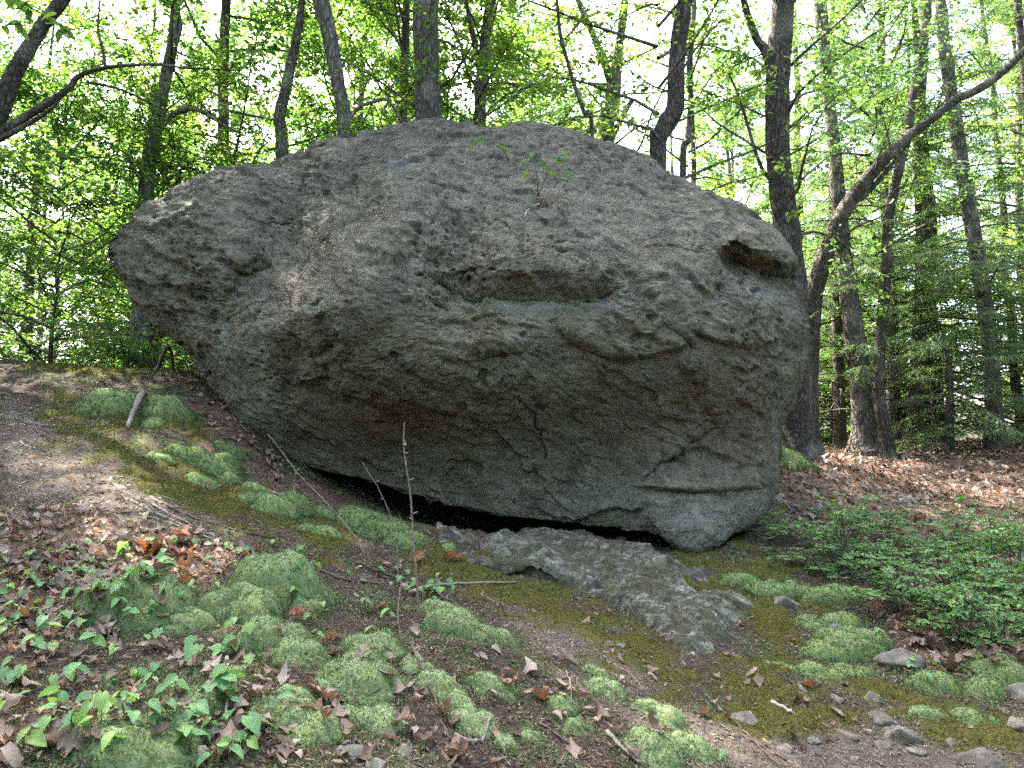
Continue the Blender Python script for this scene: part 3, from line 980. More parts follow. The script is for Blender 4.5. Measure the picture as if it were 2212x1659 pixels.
def hemlock_meshes(name, rng, h0, h1, nlimb, reach, dead=6):
    tw = MB(); LP, LD, LN, LL, LV = [], [], [], [], []
    for i in range(nlimb):
        f = (i + rng.random()) / nlimb
        h = h0 + (h1 - h0) * f
        ln = reach * (1 - .8 * f) * rng.uniform(.6, 1.1)
        az = i * 2.399 + rng.uniform(-.6, .6)
        d = np.array([math.cos(az), math.sin(az), rng.uniform(-.05, .35)])
        pts = [np.array([0, 0, h])]; dd = unit(d)
        for k in range(6):
            dd = unit(dd + rng.normal(0, .08, 3) + np.array([0, 0, -.07])); pts.append(pts[-1] + dd * ln / 6)
        pts = np.array(pts)
        tw.add(*tube(pts, np.linspace(.006 + .006 * ln, .003, 7), 4, cap=False))
        if i < dead: 
            for _ in range(7):
                t = rng.uniform(.2, .95) * 5.99; a = int(t); p = pts[a] + (pts[a + 1] - pts[a]) * (t - a)
                e = unit(unit(pts[a + 1] - pts[a]) + rng.normal(0, .6, 3)); l2 = rng.uniform(.25, .8)
                tw.add(*tube(np.array([p, p + e * l2 * .5 + rng.normal(0, .03, 3), p + e * l2]), [.005, .003, .0015], 3, cap=False))
            continue
        nfr = max(4, int(ln * 9))
        for t in np.linspace(.15, 1, nfr):
            q = t * 5.999; a = min(int(q), 5); p = pts[a] + (pts[a + 1] - pts[a]) * (q - a)
            ld = unit(pts[a + 1] - pts[a])
            for sgn in (-1, 1):
                ang = sgn * rng.uniform(.5, 1.1)
                sd = unit(np.array([ld[0] * math.cos(ang) - ld[1] * math.sin(ang), ld[0] * math.sin(ang) + ld[1] * math.cos(ang), ld[2] - .15 + rng.normal(0, .1)]))
                sl = rng.uniform(.25, .55) * (.55 + .6 * (1 - t))
                nn = unit(np.array([rng.normal(0, .2), rng.normal(0, .2), 1.0])); side = unit(np.cross(nn, sd))
                nb = 11
                k = (np.arange(nb) + .5) / nb
                sg = np.where(np.arange(nb) % 2, 1, -1)[:, None]
                base = p + sd * (sl * k[:, None]) - np.array([0, 0, .18]) * (k ** 2)[:, None] * sl
                LP.append(base); LD.append(sd * .7 + side * sg * .9 + rng.normal(0, .12, (nb, 3)) - np.array([0, 0, .15]))
                LN.append(nn + rng.normal(0, .25, (nb, 3)))
                LL.append(.115 * (1.15 - k * .6) * rng.uniform(.7, 1.2, nb)); LV.append(np.clip(rng.beta(2, 2) * .6 + rng.uniform(0, .4, nb), 0, 1))
    P, D, N, L, V = [np.concatenate(z) for z in (LP, LD, LN, LL, LV)]
    v, F = leafgeo(P, D, N, L, np.full(len(L), .014))
    return tw.mesh(name + '_limbs'), mesh_np(name + '_needles', v, [F], False, {'v': np.repeat(V, 6)})


g_ = lambda s: np.random.default_rng(s)
CROWN = {}
for i in range(4):
    CROWN['full%d' % i] = crown_meshes('full_crown', (g_(20 + i), .5, 13.5, 62, 3.7, 17, 22, .10, .02))
for i in range(2):
    CROWN['low%d' % i] = crown_meshes('low_crown', (g_(30 + i), .3, 5.5, 38, 2.7, 14, 20, .09, .03))
for i in range(2):
    CROWN['high%d' % i] = crown_meshes('high_crown', (g_(40 + i), 4.2, 13.0, 46, 4.4, 15, 20, .105, .01))
for i in range(2):
    CROWN['roof%d' % i] = crown_meshes('roof_crown', (g_(70 + i), 6.6, 12.5, 40, 5.0, 18, 20, .11, .01))
for i in range(2):
    CROWN['sparse%d' % i] = crown_meshes('sparse_crown', (g_(50 + i), 2.2, 11, 30, 3.2, 11, 18, .09, .02))
for i in range(3):
    CROWN['hem%d' % i] = hemlock_meshes('hemlock', g_(60 + i), .5, 11, 58, 3.0)
CROWN['hemlow'] = hemlock_meshes('hemlock_sapling', g_(66), .15, 3.4, 34, 1.7, 0)


def trunk_mesh(name, P, rad, ns=16, rough=.10, flare=True, seed=0):
    P = np.asarray(P, float); n = max(16, int(np.linalg.norm(np.diff(P, axis=0), axis=1).sum() / .09))
    n = min(n, 110)
    Q = spline(P, n)
    t = np.linspace(0, len(P) - 1, n)
    r = np.interp(t, np.arange(len(P)), rad)
    if flare:
        hgt = Q[:, 2] - Q[0, 2]
        r = r * (1 + .45 * np.exp(-np.maximum(hgt - .15, 0) / .22))
    V, F = tube(Q, r, ns, rough, seed)
    return V, F


def make_tree(name, label, trunk_px, depth, widths, mat='bark', limbs=(), crown=None, leafmat='leaf', crown_rot=0, crown_scale=1.0, crown_z=0.0, group=None, base=None, top=11.5, cat='tree', extra_leaves=None):
    """trunk traced from pixels at one distance, carried down to the ground and up out of the frame"""
    pts = [at(x, y, depth) for x, y in trunk_px]
    k = S * depth / FPX / 2
    rad = [wd * k for wd in widths]
    b = np.array(pts[0])
    if base is not None: b = at(base[0], base[1], depth)
    gz = G1(b[0], b[1]) - .15
    if b[2] > gz + .3:
        pts = [np.array([b[0], b[1], gz])] + ([] if base is not None else []) + pts
        rad = [rad[0] * 1.08] + rad
    else:
        pts[0] = np.array([b[0], b[1], gz])
    if pts[-1][2] < top:
        d = unit(np.array(pts[-1]) - np.array(pts[-2])); d[2] = max(d[2], .6)
        L = (top - pts[-1][2]) / d[2]
        e = pts[-1] + d * L * .5 + np.array([0, .15, 0]); e2 = e + np.array([d[0] * .3, 0.1, d[2]]) * L * .5
        pts += [e, e2]; rad += [rad[-1] * .75, rad[-1] * .3]
    o = empty(name, (pts[0][0], pts[0][1], gz + .15))
    org = np.array(o.location)
    V, F = trunk_mesh(name, pts, rad, 18, .10, True, depth * 3.7)
    mb = MB(); mb.add(V - org, F)
    obj('trunk', mb.mesh('trunk'), M[mat], o)
    for lp, wd in limbs:
        dd = depth if len(lp[0]) == 2 else None
        P = np.array([at(q[0], q[1], depth if len(q) == 2 else q[2]) for q in lp])
        n = max(8, int(len(lp) * 7))
        Q = spline(P, n)
        r = np.interp(np.linspace(0, 1, n), np.linspace(0, 1, len(wd)), wd) * k
        V, F = tube(Q, r, 9, .12, depth)
        mb = MB(); mb.add(V - org, F)
        obj('branch', mb.mesh('branch'), M[mat], o)
    if crown:
        lm, cm = CROWN[crown]
        for nm, me, mt in (('limbs', lm, M['bark_dark'] if 'hem' in crown else M['bark']), ('crown', cm, M[leafmat])):
            c = bpy.data.objects.new(nm, me); col.objects.link(c); c.parent = o
            if not me.materials: me.materials.append(mt)
            c.rotation_euler = (0, 0, crown_rot)
            c.scale = (crown_scale,) * 3
            mid = np.array(pts[min(2, len(pts) - 1)]) - org
            c.location = (mid[0], mid[1], crown_z)
            if me.materials[0] != mt:
                c.material_slots[0].link = 'OBJECT'; c.material_slots[0].material = mt
    tag(o, label, cat, group)
    return o


make_tree('maple_tree', 'dark leaning tree whose long crooked limb reaches over the left slope', [(-150, 700), (-70, 420), (0, 235), (35, 150), (80, 75), (135, 0)], 8.2, [50, 46, 40, 34, 30, 28], 'bark_dark',
          [([(-25, 300), (40, 262), (110, 218), (150, 190), (170, 165), (230, 146), (330, 139), (400, 146), (520, 152)], [24, 19, 17, 14, 12, 9, 8, 6, 4, 3]),
           ([(-20, 310), (60, 268), (110, 235), (140, 200), (165, 192)], [16, 11, 8, 6, 3]),
           ([(228, 147), (222, 110), (212, 60), (216, 0)], [7, 6, 5, 4]), ([(190, 178), (250, 190), (310, 215), (350, 235)], [7, 6, 5, 3])], 'roof0', 'leaf', .5, .95, .0, top=12)
T1 = make_tree('oak_tree', 'pale grey tree forking high behind the boulder\'s pointed end', [(292, 802), (305, 690), (318, 560), (315, 430), (325, 330), (345, 225), (370, 110), (382, 0)], 11.0, [52, 46, 40, 34, 32, 30, 24, 18], 'bark_pale',
          [([(335, 290), (370, 250), (420, 235), (470, 262), (520, 290)], [20, 14, 11, 8, 4]), ([(372, 110), (390, 60), (380, 0)], [12, 9, 6])], 'roof1', 'leaf', 1.0, 1.0)
make_tree('oak_tree', 'short leaning grey trunk beside the pale tree on the left crest', [(322, 790), (330, 745), (345, 690), (360, 600), (368, 480)], 11.6, [34, 30, 26, 22, 18], 'bark', [], 'low0', 'leaf_y', 2.0, .9, 0.4, top=6)
make_tree('birch_tree', 'broken-topped slim trunk with dark peeled lower bark behind the boulder', [(608, 345), (604, 255), (618, 190), (628, 140), (645, 60), (652, 0)], 10.8, [27, 25, 25, 22, 18, 15], 'bark', [([(612, 320), (575, 385), (540, 420)], [6, 5, 3])], 'roof0', 'leaf', 3.0, .95)
make_tree('maple_tree', 'grey trunk leaning left with knots and a snapped dead limb at its foot', [(742, 300), (738, 225), (725, 150), (708, 60), (693, 0)], 10.2, [30, 29, 32, 34, 36], 'bark_pale',
          [([(750, 262), (775, 232), (800, 222), (828, 214), (845, 225), (868, 262)], [9, 8, 8, 8, 7, 5]), ([(800, 224), (806, 262), (804, 300)], [4, 3, 2]), ([(838, 218), (822, 260), (808, 300)], [4, 3, 2]),
           ([(838, 218), (850, 180), (900, 130)], [4, 3, 2])], 'roof1', 'leaf', 1.3, .95)
make_tree('oak_tree', 'thickest straight oak trunk standing right behind the boulder\'s summit', [(925, 262), (922, 180), (920, 90), (920, 0)], 10.8, [60, 56, 57, 55], 'bark', [([(905, 180), (880, 130), (845, 60), (820, 0)], [7, 6, 5, 4])], 'sparse1', 'leaf_y', .2, .95, 1.0)
make_tree('oak_tree', 'slim forked grey trunk just right of the thick oak', [(1037, 260), (1039, 190), (1043, 130), (1052, 50), (1060, 0)], 12.6, [26, 26, 24, 22, 20], 'bark', [([(1036, 150), (1022, 80), (1010, 20), (1000, -40)], [14, 12, 10, 8]), ([(1044, 195), (1090, 190), (1180, 178)], [5, 4, 2])], 'full0', 'leaf_y', 2.2, .9)
make_tree('sapling', 'thin dark bare-stemmed sapling leaning left over the boulder top', [(1280, 312), (1262, 245), (1243, 190), (1225, 130), (1210, 70), (1203, 0)], 8.9, [9, 9, 9, 8, 8, 7], 'bark_dark', [([(1220, 85), (1250, 50), (1280, 0)], [5, 4, 3])], None, top=7.5)
make_tree('oak_tree', 'grey trunk splitting into a wide V of limbs behind the boulder', [(1310, 310), (1320, 250), (1326, 190), (1335, 120), (1350, 0)], 13.5, [34, 36, 34, 22, 18], 'bark', [([(1325, 190), (1300, 120), (1270, 50), (1240, -20)], [24, 18, 14, 11]), ([(1318, 305), (1340, 260), (1366, 215)], [16, 13, 11])], 'sparse0', 'leaf_y', .7, 1.0)
make_tree('maple_tree', 'dark crooked trunk bending like an elbow above the boulder\'s right shoulder', [(1422, 345), (1424, 300), (1440, 268), (1458, 232), (1461, 150), (1470, 60), (1480, 0)], 9.6, [36, 38, 42, 40, 36, 36, 34], 'bark_dark', [([(1465, 170), (1500, 110), (1560, 40)], [6, 5, 3])], 'sparse0', 'leaf_y', 2.9, .9, .8)
make_tree('maple_tree', 'slender pale stem beside the dark elbow-shaped trunk', [(1475, 380), (1486, 300), (1492, 230), (1490, 140), (1498, 40), (1500, 0)], 11.5, [15, 15, 14, 14, 12, 11], 'bark', [], 'sparse1', 'leaf_y', .4, .75, 1.5)
make_tree('oak_tree', 'stout dark furrowed trunk rising close behind the boulder\'s right end', [(1722, 900), (1712, 640), (1700, 500), (1682, 350), (1678, 240), (1683, 130), (1692, 0)], 10.6, [66, 62, 56, 52, 52, 52, 48], 'bark_dark',
          [([(1668, 150), (1650, 105), (1635, 85), (1618, 40), (1600, -20)], [22, 20, 18, 16, 14]), ([(1690, 285), (1720, 265), (1745, 240)], [9, 7, 3]), ([(1665, 390), (1640, 350), (1600, 220), (1575, 160)], [10, 8, 6, 4])], 'sparse1', 'leaf_d', 4.0, .9, .6)
make_tree('oak_tree', 'massive forked oak with flared base and a long leaning limb', [(1738, 955), (1742, 860), (1748, 740), (1758, 640), (1785, 545), (1815, 470), (1865, 395), (1910, 345), (1970, 285)], 12.2, [58, 48, 42, 39, 36, 33, 30, 26, 21], 'bark_dark',
          [([(1960, 295), (2035, 240), (2065, 215), (2110, 195), (2160, 160), (2212, 110), (2260, 60)], [21, 18, 19, 19, 18, 16, 14]), ([(1840, 440), (1880, 410), (1940, 340)], [16, 12, 8]), ([(1795, 530), (1815, 520), (1850, 490), (1900, 470)], [10, 7, 5, 3])], None, top=4)
make_tree('cherry_tree', 'slim sinuous dark tree among the hemlocks', [(1915, 955), (1898, 840), (1905, 700), (1915, 560), (1920, 470), (1935, 395), (1960, 290), (1975, 190), (2000, 60), (2003, 0)], 12.4, [26, 24, 23, 22, 22, 20, 20, 18, 18, 17], 'bark_dark', [([(1945, 360), (1925, 320), (1905, 240)], [7, 5, 3])], 'sparse0', 'leaf_d', 2.2, .8, 1.2)
make_tree('oak_tree', 'rough leaning trunk with broken stubs behind the slim dark tree', [(1872, 950), (1862, 850), (1845, 720), (1828, 600), (1815, 480), (1800, 300)], 12.9, [58, 48, 42, 38, 34, 28], 'bark', [([(1858, 820), (1900, 790), (1960, 770)], [8, 6, 3]), ([(1865, 850), (1840, 800), (1820, 760)], [6, 5, 3])], 'hem0', 'needle', 0, .8)
make_tree('hemlock_tree', 'tall grey leaning hemlock trunk at the far right of the leaf-strewn clearing', [(2150, 950), (2138, 740), (2112, 560), (2085, 400), (2062, 250), (2040, 100), (2030, 0)], 13.2, [36, 32, 32, 30, 28, 26, 24], 'bark', [([(2130, 590), (2212, 570), (2300, 540)], [8, 6, 3]), ([(2112, 700), (2180, 650), (2260, 640)], [7, 5, 3])], 'hem1', 'needle', 1, .9)
make_tree('hemlock_tree', 'dim straight hemlock trunk deep in shade beyond the clearing', [(1975, 930), (1985, 740), (1992, 560), (1990, 400), (1988, 200)], 15.0, [34, 30, 28, 25, 20], 'bark_dark', [], 'hem2', 'needle', 2, 1.0)
make_tree('hemlock_sapling', 'young feathery hemlock with low sweeping boughs over the leaf litter', [(2145, 958), (2140, 880), (2135, 800), (2130, 700)], 12.8, [26, 22, 18, 12], 'bark_dark', [], 'hemlow', 'needle', .6, 1.05, top=3.5)
make_tree('hemlock_sapling', 'small hemlock sapling between the oak and the clearing\'s back edge', [(2050, 955), (2052, 880), (2050, 780)], 12.6, [20, 16, 10], 'bark_dark', [], 'hemlow', 'needle', 2.6, 1.0, top=3.4)
make_tree('hemlock_tree', 'slender hemlock stem behind the massive forked oak', [(1815, 945), (1810, 740), (1800, 500), (1795, 250)], 14.0, [26, 22, 20, 16], 'bark_dark', [], 'hem1', 'needle', 3.3, .95)
make_tree('sapling', 'hair-thin dark sapling on the left crest', [(108, 790), (112, 720), (122, 640), (128, 560)], 10.5, [9, 8, 7, 5], 'bark_dark', [], 'low1', 'leaf', 1.9, .8, top=5)
make_tree('birch_tree', 'hazy grey trunk far beyond the left crest', [(50, 830), (55, 740), (62, 640), (70, 500)], 17.0, [26, 24, 20, 16], 'bark_pale', [], 'full2', 'leaf', .9, .9)

# woods further back: one label per look, their place in the woods is all that differs
far_spots = []
rng = g_(5)
tries = 0
while len(far_spots) < 66 and tries < 6000:
    tries += 1
    a = rng.uniform(-44, 44); d = rng.uniform(12.5, 36)
    x, y = d * math.sin(R(a)), d * math.cos(R(a))
    if any(math.hypot(x - p, y - q) < 2.2 for p, q in far_spots): continue
    if d < 14.5 and 4 < x < 16: continue
    far_spots.append((x, y))
far_spots = [(x, y) for x, y in far_spots if not (1 < x < 6.5 and 12 < y < 17)]      # the clearing's sunny side
rng2 = g_(77)
for k in range(22):
    a = R(-36 + 48 * (k + rng2.random()) / 22); d = rng2.uniform(27, 44)
    far_spots.append((d * math.sin(a), d * math.cos(a)))
for x, y in [(7.5, 19), (9.5, 21), (12.5, 18.5), (10.5, 25), (15.5, 23.5), (7.0, 24), (16, 19), (12, 28), (8.5, 29), (18, 27), (20, 24), (14, 31)]:  # undergrowth at the clearing's back
    far_spots.append((x, y))
HEMS = [(8.6, 15.6), (11.2, 17.0), (7.0, 16.6), (13.2, 16.0), (10.0, 18.6)]
far_spots = HEMS + far_spots
FT = {}
for kind in ('full0', 'full1', 'full2', 'full3', 'hem0', 'hem1', 'low0'):
    hh = {'f': 14, 'h': 12, 'l': 6.0}[kind[0]]
    z = np.linspace(-.3, hh, 12)
    r0 = {'f': .13, 'h': .12, 'l': .05}[kind[0]]
    rgt = g_(hash(kind) % 1000 if False else len(kind) * 7 + ord(kind[-1]))
    wob = np.cumsum(rgt.normal(0, .05, (12, 2)), 0)
    mb = MB(); mb.add(*trunk_mesh('t', np.concatenate([wob - wob[0], z[:, None]], 1), np.linspace(r0, r0 * .25, 12), 10, .1))
    FT[kind] = mb.mesh('far_trunk')
for i, (x, y) in enumerate(far_spots):
    fill = i >= len(far_spots) - 12
    hem = i < len(HEMS) or (x > 3.0 and rng.random() < .5 and not fill)
    lowk = (not hem) and (rng.random() < .25 or (fill and i % 3 != 0))
    kind = ('hem%d' % rng.integers(2)) if hem else ('low0' if lowk else 'full%d' % rng.integers(4))
    o = empty('hemlock_tree' if hem else ('sapling' if lowk else 'forest_tree'), (x, y, G1(x, y)))
    sc = rng.uniform(.85, 1.2); rz = rng.uniform(0, 6.28)
    lm, cm = CROWN[kind]
    lmat = M['needle'] if hem else M[rng.choice(['leaf', 'leaf', 'leaf_y', 'leaf_d'] if x < 3 else ['leaf', 'leaf_y', 'leaf'])]
    for nm, me, mt in (('trunk', FT[kind], M['bark_dark'] if hem else M['bark']), ('limbs', lm, M['bark_dark'] if hem else M['bark']), ('crown', cm, lmat)):
        c = bpy.data.objects.new(nm, me); col.objects.link(c); c.parent = o
        c.rotation_euler = (0, 0, rz); c.scale = (sc,) * 3
        if not me.materials: me.materials.append(mt)
        if me.materials[0] != mt:
            c.material_slots[0].link = 'OBJECT'; c.material_slots[0].material = mt
    if hem: tag(o, 'dark feathery hemlock deep in the woods behind the clearing', 'tree', 'far hemlocks')
    elif lowk: tag(o, 'leafy understorey sapling in the distant green woods', 'tree', 'far saplings')
    else:
        tone = {'broad_leaf': 'mid-green', 'broad_leaf_yellow': 'yellow-green', 'broad_leaf_blue': 'bluish-green'}[lmat.name]
        where = 'in the woods beyond the left crest' if x < -4 else ('in the woods behind the boulder' if x < 4 else 'in the woods beyond the leaf-strewn clearing')
        tag(o, 'distant %s broadleaf tree %s' % (tone, where), 'tree', 'far %s trees %s' % (tone, where))

# the same woods go on beside and behind the viewer and shade the slope
around = [(-5.5, 1.0, 'high1', 1.0), (-9.0, 6.0, 'high1', 1.05)]
rng = g_(9)
tries = 0
while len(around) < 66 and tries < 8000:
    tries += 1
    a = rng.uniform(46, 314); d = math.sqrt(rng.uniform(8.5 ** 2, 26 ** 2))
    x, y = d * math.sin(R(a)), d * math.cos(R(a))
    if any(math.hypot(x - q[0], y - q[1]) < 2.1 for q in around): continue
    off = min(a, 360 - a) - 34
    if off < 90 and d * math.sin(R(off)) < 5.4: continue
    around.append((x, y, str(rng.choice(['full0', 'full1', 'full2', 'full3', 'low0', 'low1'])), rng.uniform(1.0, 1.3)))
for i, (x, y, kind, sc) in enumerate(around):
    o = empty('forest_tree', (x, y, G1(x, y)))
    lm, cm = CROWN[kind]
    tk = FT['low0' if kind[0] == 'l' else 'full%d' % (i % 4)]
    for nm, me, mt in (('trunk', tk, M['bark']), ('limbs', lm, M['bark']), ('crown', cm, M['leaf'])):
        c = bpy.data.objects.new(nm, me); col.objects.link(c); c.parent = o
        c.rotation_euler = (0, 0, i * 1.1); c.scale = (sc,) * 3
        if not me.materials: me.materials.append(mt)
        if me.materials[0] != mt:
            c.material_slots[0].link = 'OBJECT'; c.material_slots[0].material = mt
    tag(o, 'tall shade tree of the same woods beside the sloping path', 'tree', 'shade trees round the slope')

# ------------------------------------------------------------------ moss cushions
CUSH = []   # (x, y, radius x, radius y) of each cushion, so that plants and litter can sit on them


def cushion(px, py, rx, asp=.8, hgt=.5, tone=0.0, label=None, group=None, fuzz=1.0):
    c = hit(px, py + rx * .12)
    dist = np.linalg.norm(c - CAM)
    r = rx * 1.2 * S / FPX * dist
    rxm, rym = r, r * asp
    rot = random.uniform(0, 3.14) * .25
    sp = max(.0048, dist * .0019)
    NR = int(np.clip(r / sp, 10, 64)); NA = int(np.clip(2 * math.pi * r / sp, 40, 300))
    rr = np.sin((np.arange(NR) + 1) / NR * math.pi / 2) ** .9; th = np.linspace(0, 2 * math.pi, NA, endpoint=False)
    sd = random.uniform(0, 90)
    lob = 1 + .24 * perlin(np.stack([np.cos(th) * 1.3 + sd, np.sin(th) * 1.3, th * 0], -1)) + .12 * perlin(np.stack([np.cos(th) * 3.5 + sd, np.sin(th) * 3.5, th * 0], -1))
    X = c[0] + rxm * rr[:, None] * np.cos(th)[None] * lob[None]
    Y = c[1] + rym * rr[:, None] * np.sin(th)[None] * lob[None]
    x, y = X.ravel(), Y.ravel()
    q = np.repeat(rr, NA)
    H = r * min(.74, hgt * 1.4)
    P = np.stack([x, y, np.zeros_like(x)], -1)
    lump = fbm(P / r * 1.9 + sd, 2)
    dome = np.zeros(len(x))
    for _ in range(random.randint(5, 10)):
        a_, d_ = random.uniform(0, 6.28), math.sqrt(random.random()) * .72
        rs = random.uniform(.26, .5)
        dd = ((x - c[0] - rxm * d_ * math.cos(a_)) ** 2 / (rxm * rs) ** 2 + (y - c[1] - rym * d_ * math.sin(a_)) ** 2 / (rym * rs) ** 2)
        dome = np.maximum(dome, np.sqrt(np.clip(1 - dd, 0, 1)) * rs / .5)
    prof = np.clip(1 - q ** 2.4, 0, 1) ** .5
    z = GF(x, y) - .012 + H * prof * (.66 + .12 * lump) + H * .42 * dome * np.clip(1 - q ** 6, 0, 1) ** .5
    V = np.stack([x, y, z], -1)
    grid = V.reshape(NR, NA, 3)
    N = unit(np.cross(np.roll(grid, -1, 1) - np.roll(grid, 1, 1), np.gradient(grid, axis=0)))
    if N[..., 2].mean() < 0: N = -N
    Nf = N.reshape(-1, 3)
    f1 = fbm(V * 28 + sd, 3); f2 = perlin(V * 90 + sd)
    V = V + Nf * (.004 * f1 + .003 * f2)[:, None] * (.5 + .5 * prof)[:, None]
    top = np.array([[c[0], c[1], V[:NA, 2].mean()]])
    org = np.array([c[0], c[1], c[2]])
    i = np.arange(NR - 1)[:, None] * NA + 1; j = np.arange(NA)[None]; k = (j + 1) % NA
    F = np.stack([i + j, i + NA + j, i + NA + k, i + k], -1).reshape(-1, 4)
    j = np.arange(NA); T = np.stack([np.zeros(NA, int), 1 + j, 1 + (j + 1) % NA], -1)
    mb = MB()
    tn = np.clip(.42 + tone + (.22 if dist < 4.2 else .2) * f2 + .12 * f1 + .12 * lump + .22 * (dome - .4), 0, 1)  # lit dome tops and darker hollows are painted into the tone
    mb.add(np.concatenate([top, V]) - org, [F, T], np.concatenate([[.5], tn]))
    body = mb.mesh('moss_cushion')
    soft = dist > 4.2
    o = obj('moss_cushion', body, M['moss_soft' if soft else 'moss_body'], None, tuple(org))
    # short shoots standing on the cushion
    n = int(np.clip(math.pi * rxm * rym * 42000 * fuzz * min(1, (3.2 / dist) ** 1.5), 60, 7000))
    pick = RNG.choice(len(V), n, p=(q / q.sum()))
    p = V[pick] + RNG.normal(0, sp * .5, (n, 3)) - org
    d = unit(Nf[pick] + RNG.normal(0, .55, (n, 3)))
    ln = RNG.uniform(.004, .008, n) * max(1, dist / 3.5); wd = ln * .55
    side = unit(np.cross(d, RNG.normal(0, 1, (n, 3))))
    tv = np.stack([p - side * wd[:, None], p + side * wd[:, None], p + d * ln[:, None]], 1).reshape(-1, 3)
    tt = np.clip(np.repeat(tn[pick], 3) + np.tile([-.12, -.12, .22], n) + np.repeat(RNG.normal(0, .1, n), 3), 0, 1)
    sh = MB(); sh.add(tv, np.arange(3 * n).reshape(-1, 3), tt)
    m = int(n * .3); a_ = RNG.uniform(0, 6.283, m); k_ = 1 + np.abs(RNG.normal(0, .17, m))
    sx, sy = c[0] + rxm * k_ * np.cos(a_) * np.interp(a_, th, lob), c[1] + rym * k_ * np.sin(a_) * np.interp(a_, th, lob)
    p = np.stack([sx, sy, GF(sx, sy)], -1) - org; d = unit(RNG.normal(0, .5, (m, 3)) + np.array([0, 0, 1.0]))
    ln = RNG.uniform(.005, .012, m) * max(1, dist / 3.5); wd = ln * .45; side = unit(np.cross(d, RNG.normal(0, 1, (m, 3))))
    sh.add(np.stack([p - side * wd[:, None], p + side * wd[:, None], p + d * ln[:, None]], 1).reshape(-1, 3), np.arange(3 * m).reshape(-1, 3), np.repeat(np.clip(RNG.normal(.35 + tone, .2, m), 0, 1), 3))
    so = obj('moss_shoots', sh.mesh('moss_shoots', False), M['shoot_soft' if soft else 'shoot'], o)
    so['kind'] = 'stuff'
    tag(o, label, 'moss', group)
    CUSH.append((c[0], c[1], rxm, rym, H))
    return o


def moss_body_mat(name, tint):
    m, t = new_mat(name); q = NT(t)
    co = q.coord('Object')
    v = q.attr('v')
    n = q.noise(co, 130, 4, .75); n2 = q.noise(co, 14, 4, .6)
    f = q.math('ADD', q.math('MULTIPLY', v, .6), q.math('ADD', q.math('MULTIPLY', n, 1.0), -.32))
    c = q.ramp(f, [(.2, (.06, .08, .036)), (.38, (.125, .165, .078)), (.56, (.19, .24, .12)), (.85, (.28, .33, .18))])
    c = q.mix(q.ramp(n2, [(.45, 0), (.7, .45)]), c, q.mix(1.0, c, (1.15, .95, .6), 'MULTIPLY'))
    c = q.mix(1.0, c, tint, 'MULTIPLY')
    q.out(q.principled(c, .95, q.bump(n, .8, .008), .08))
    return m


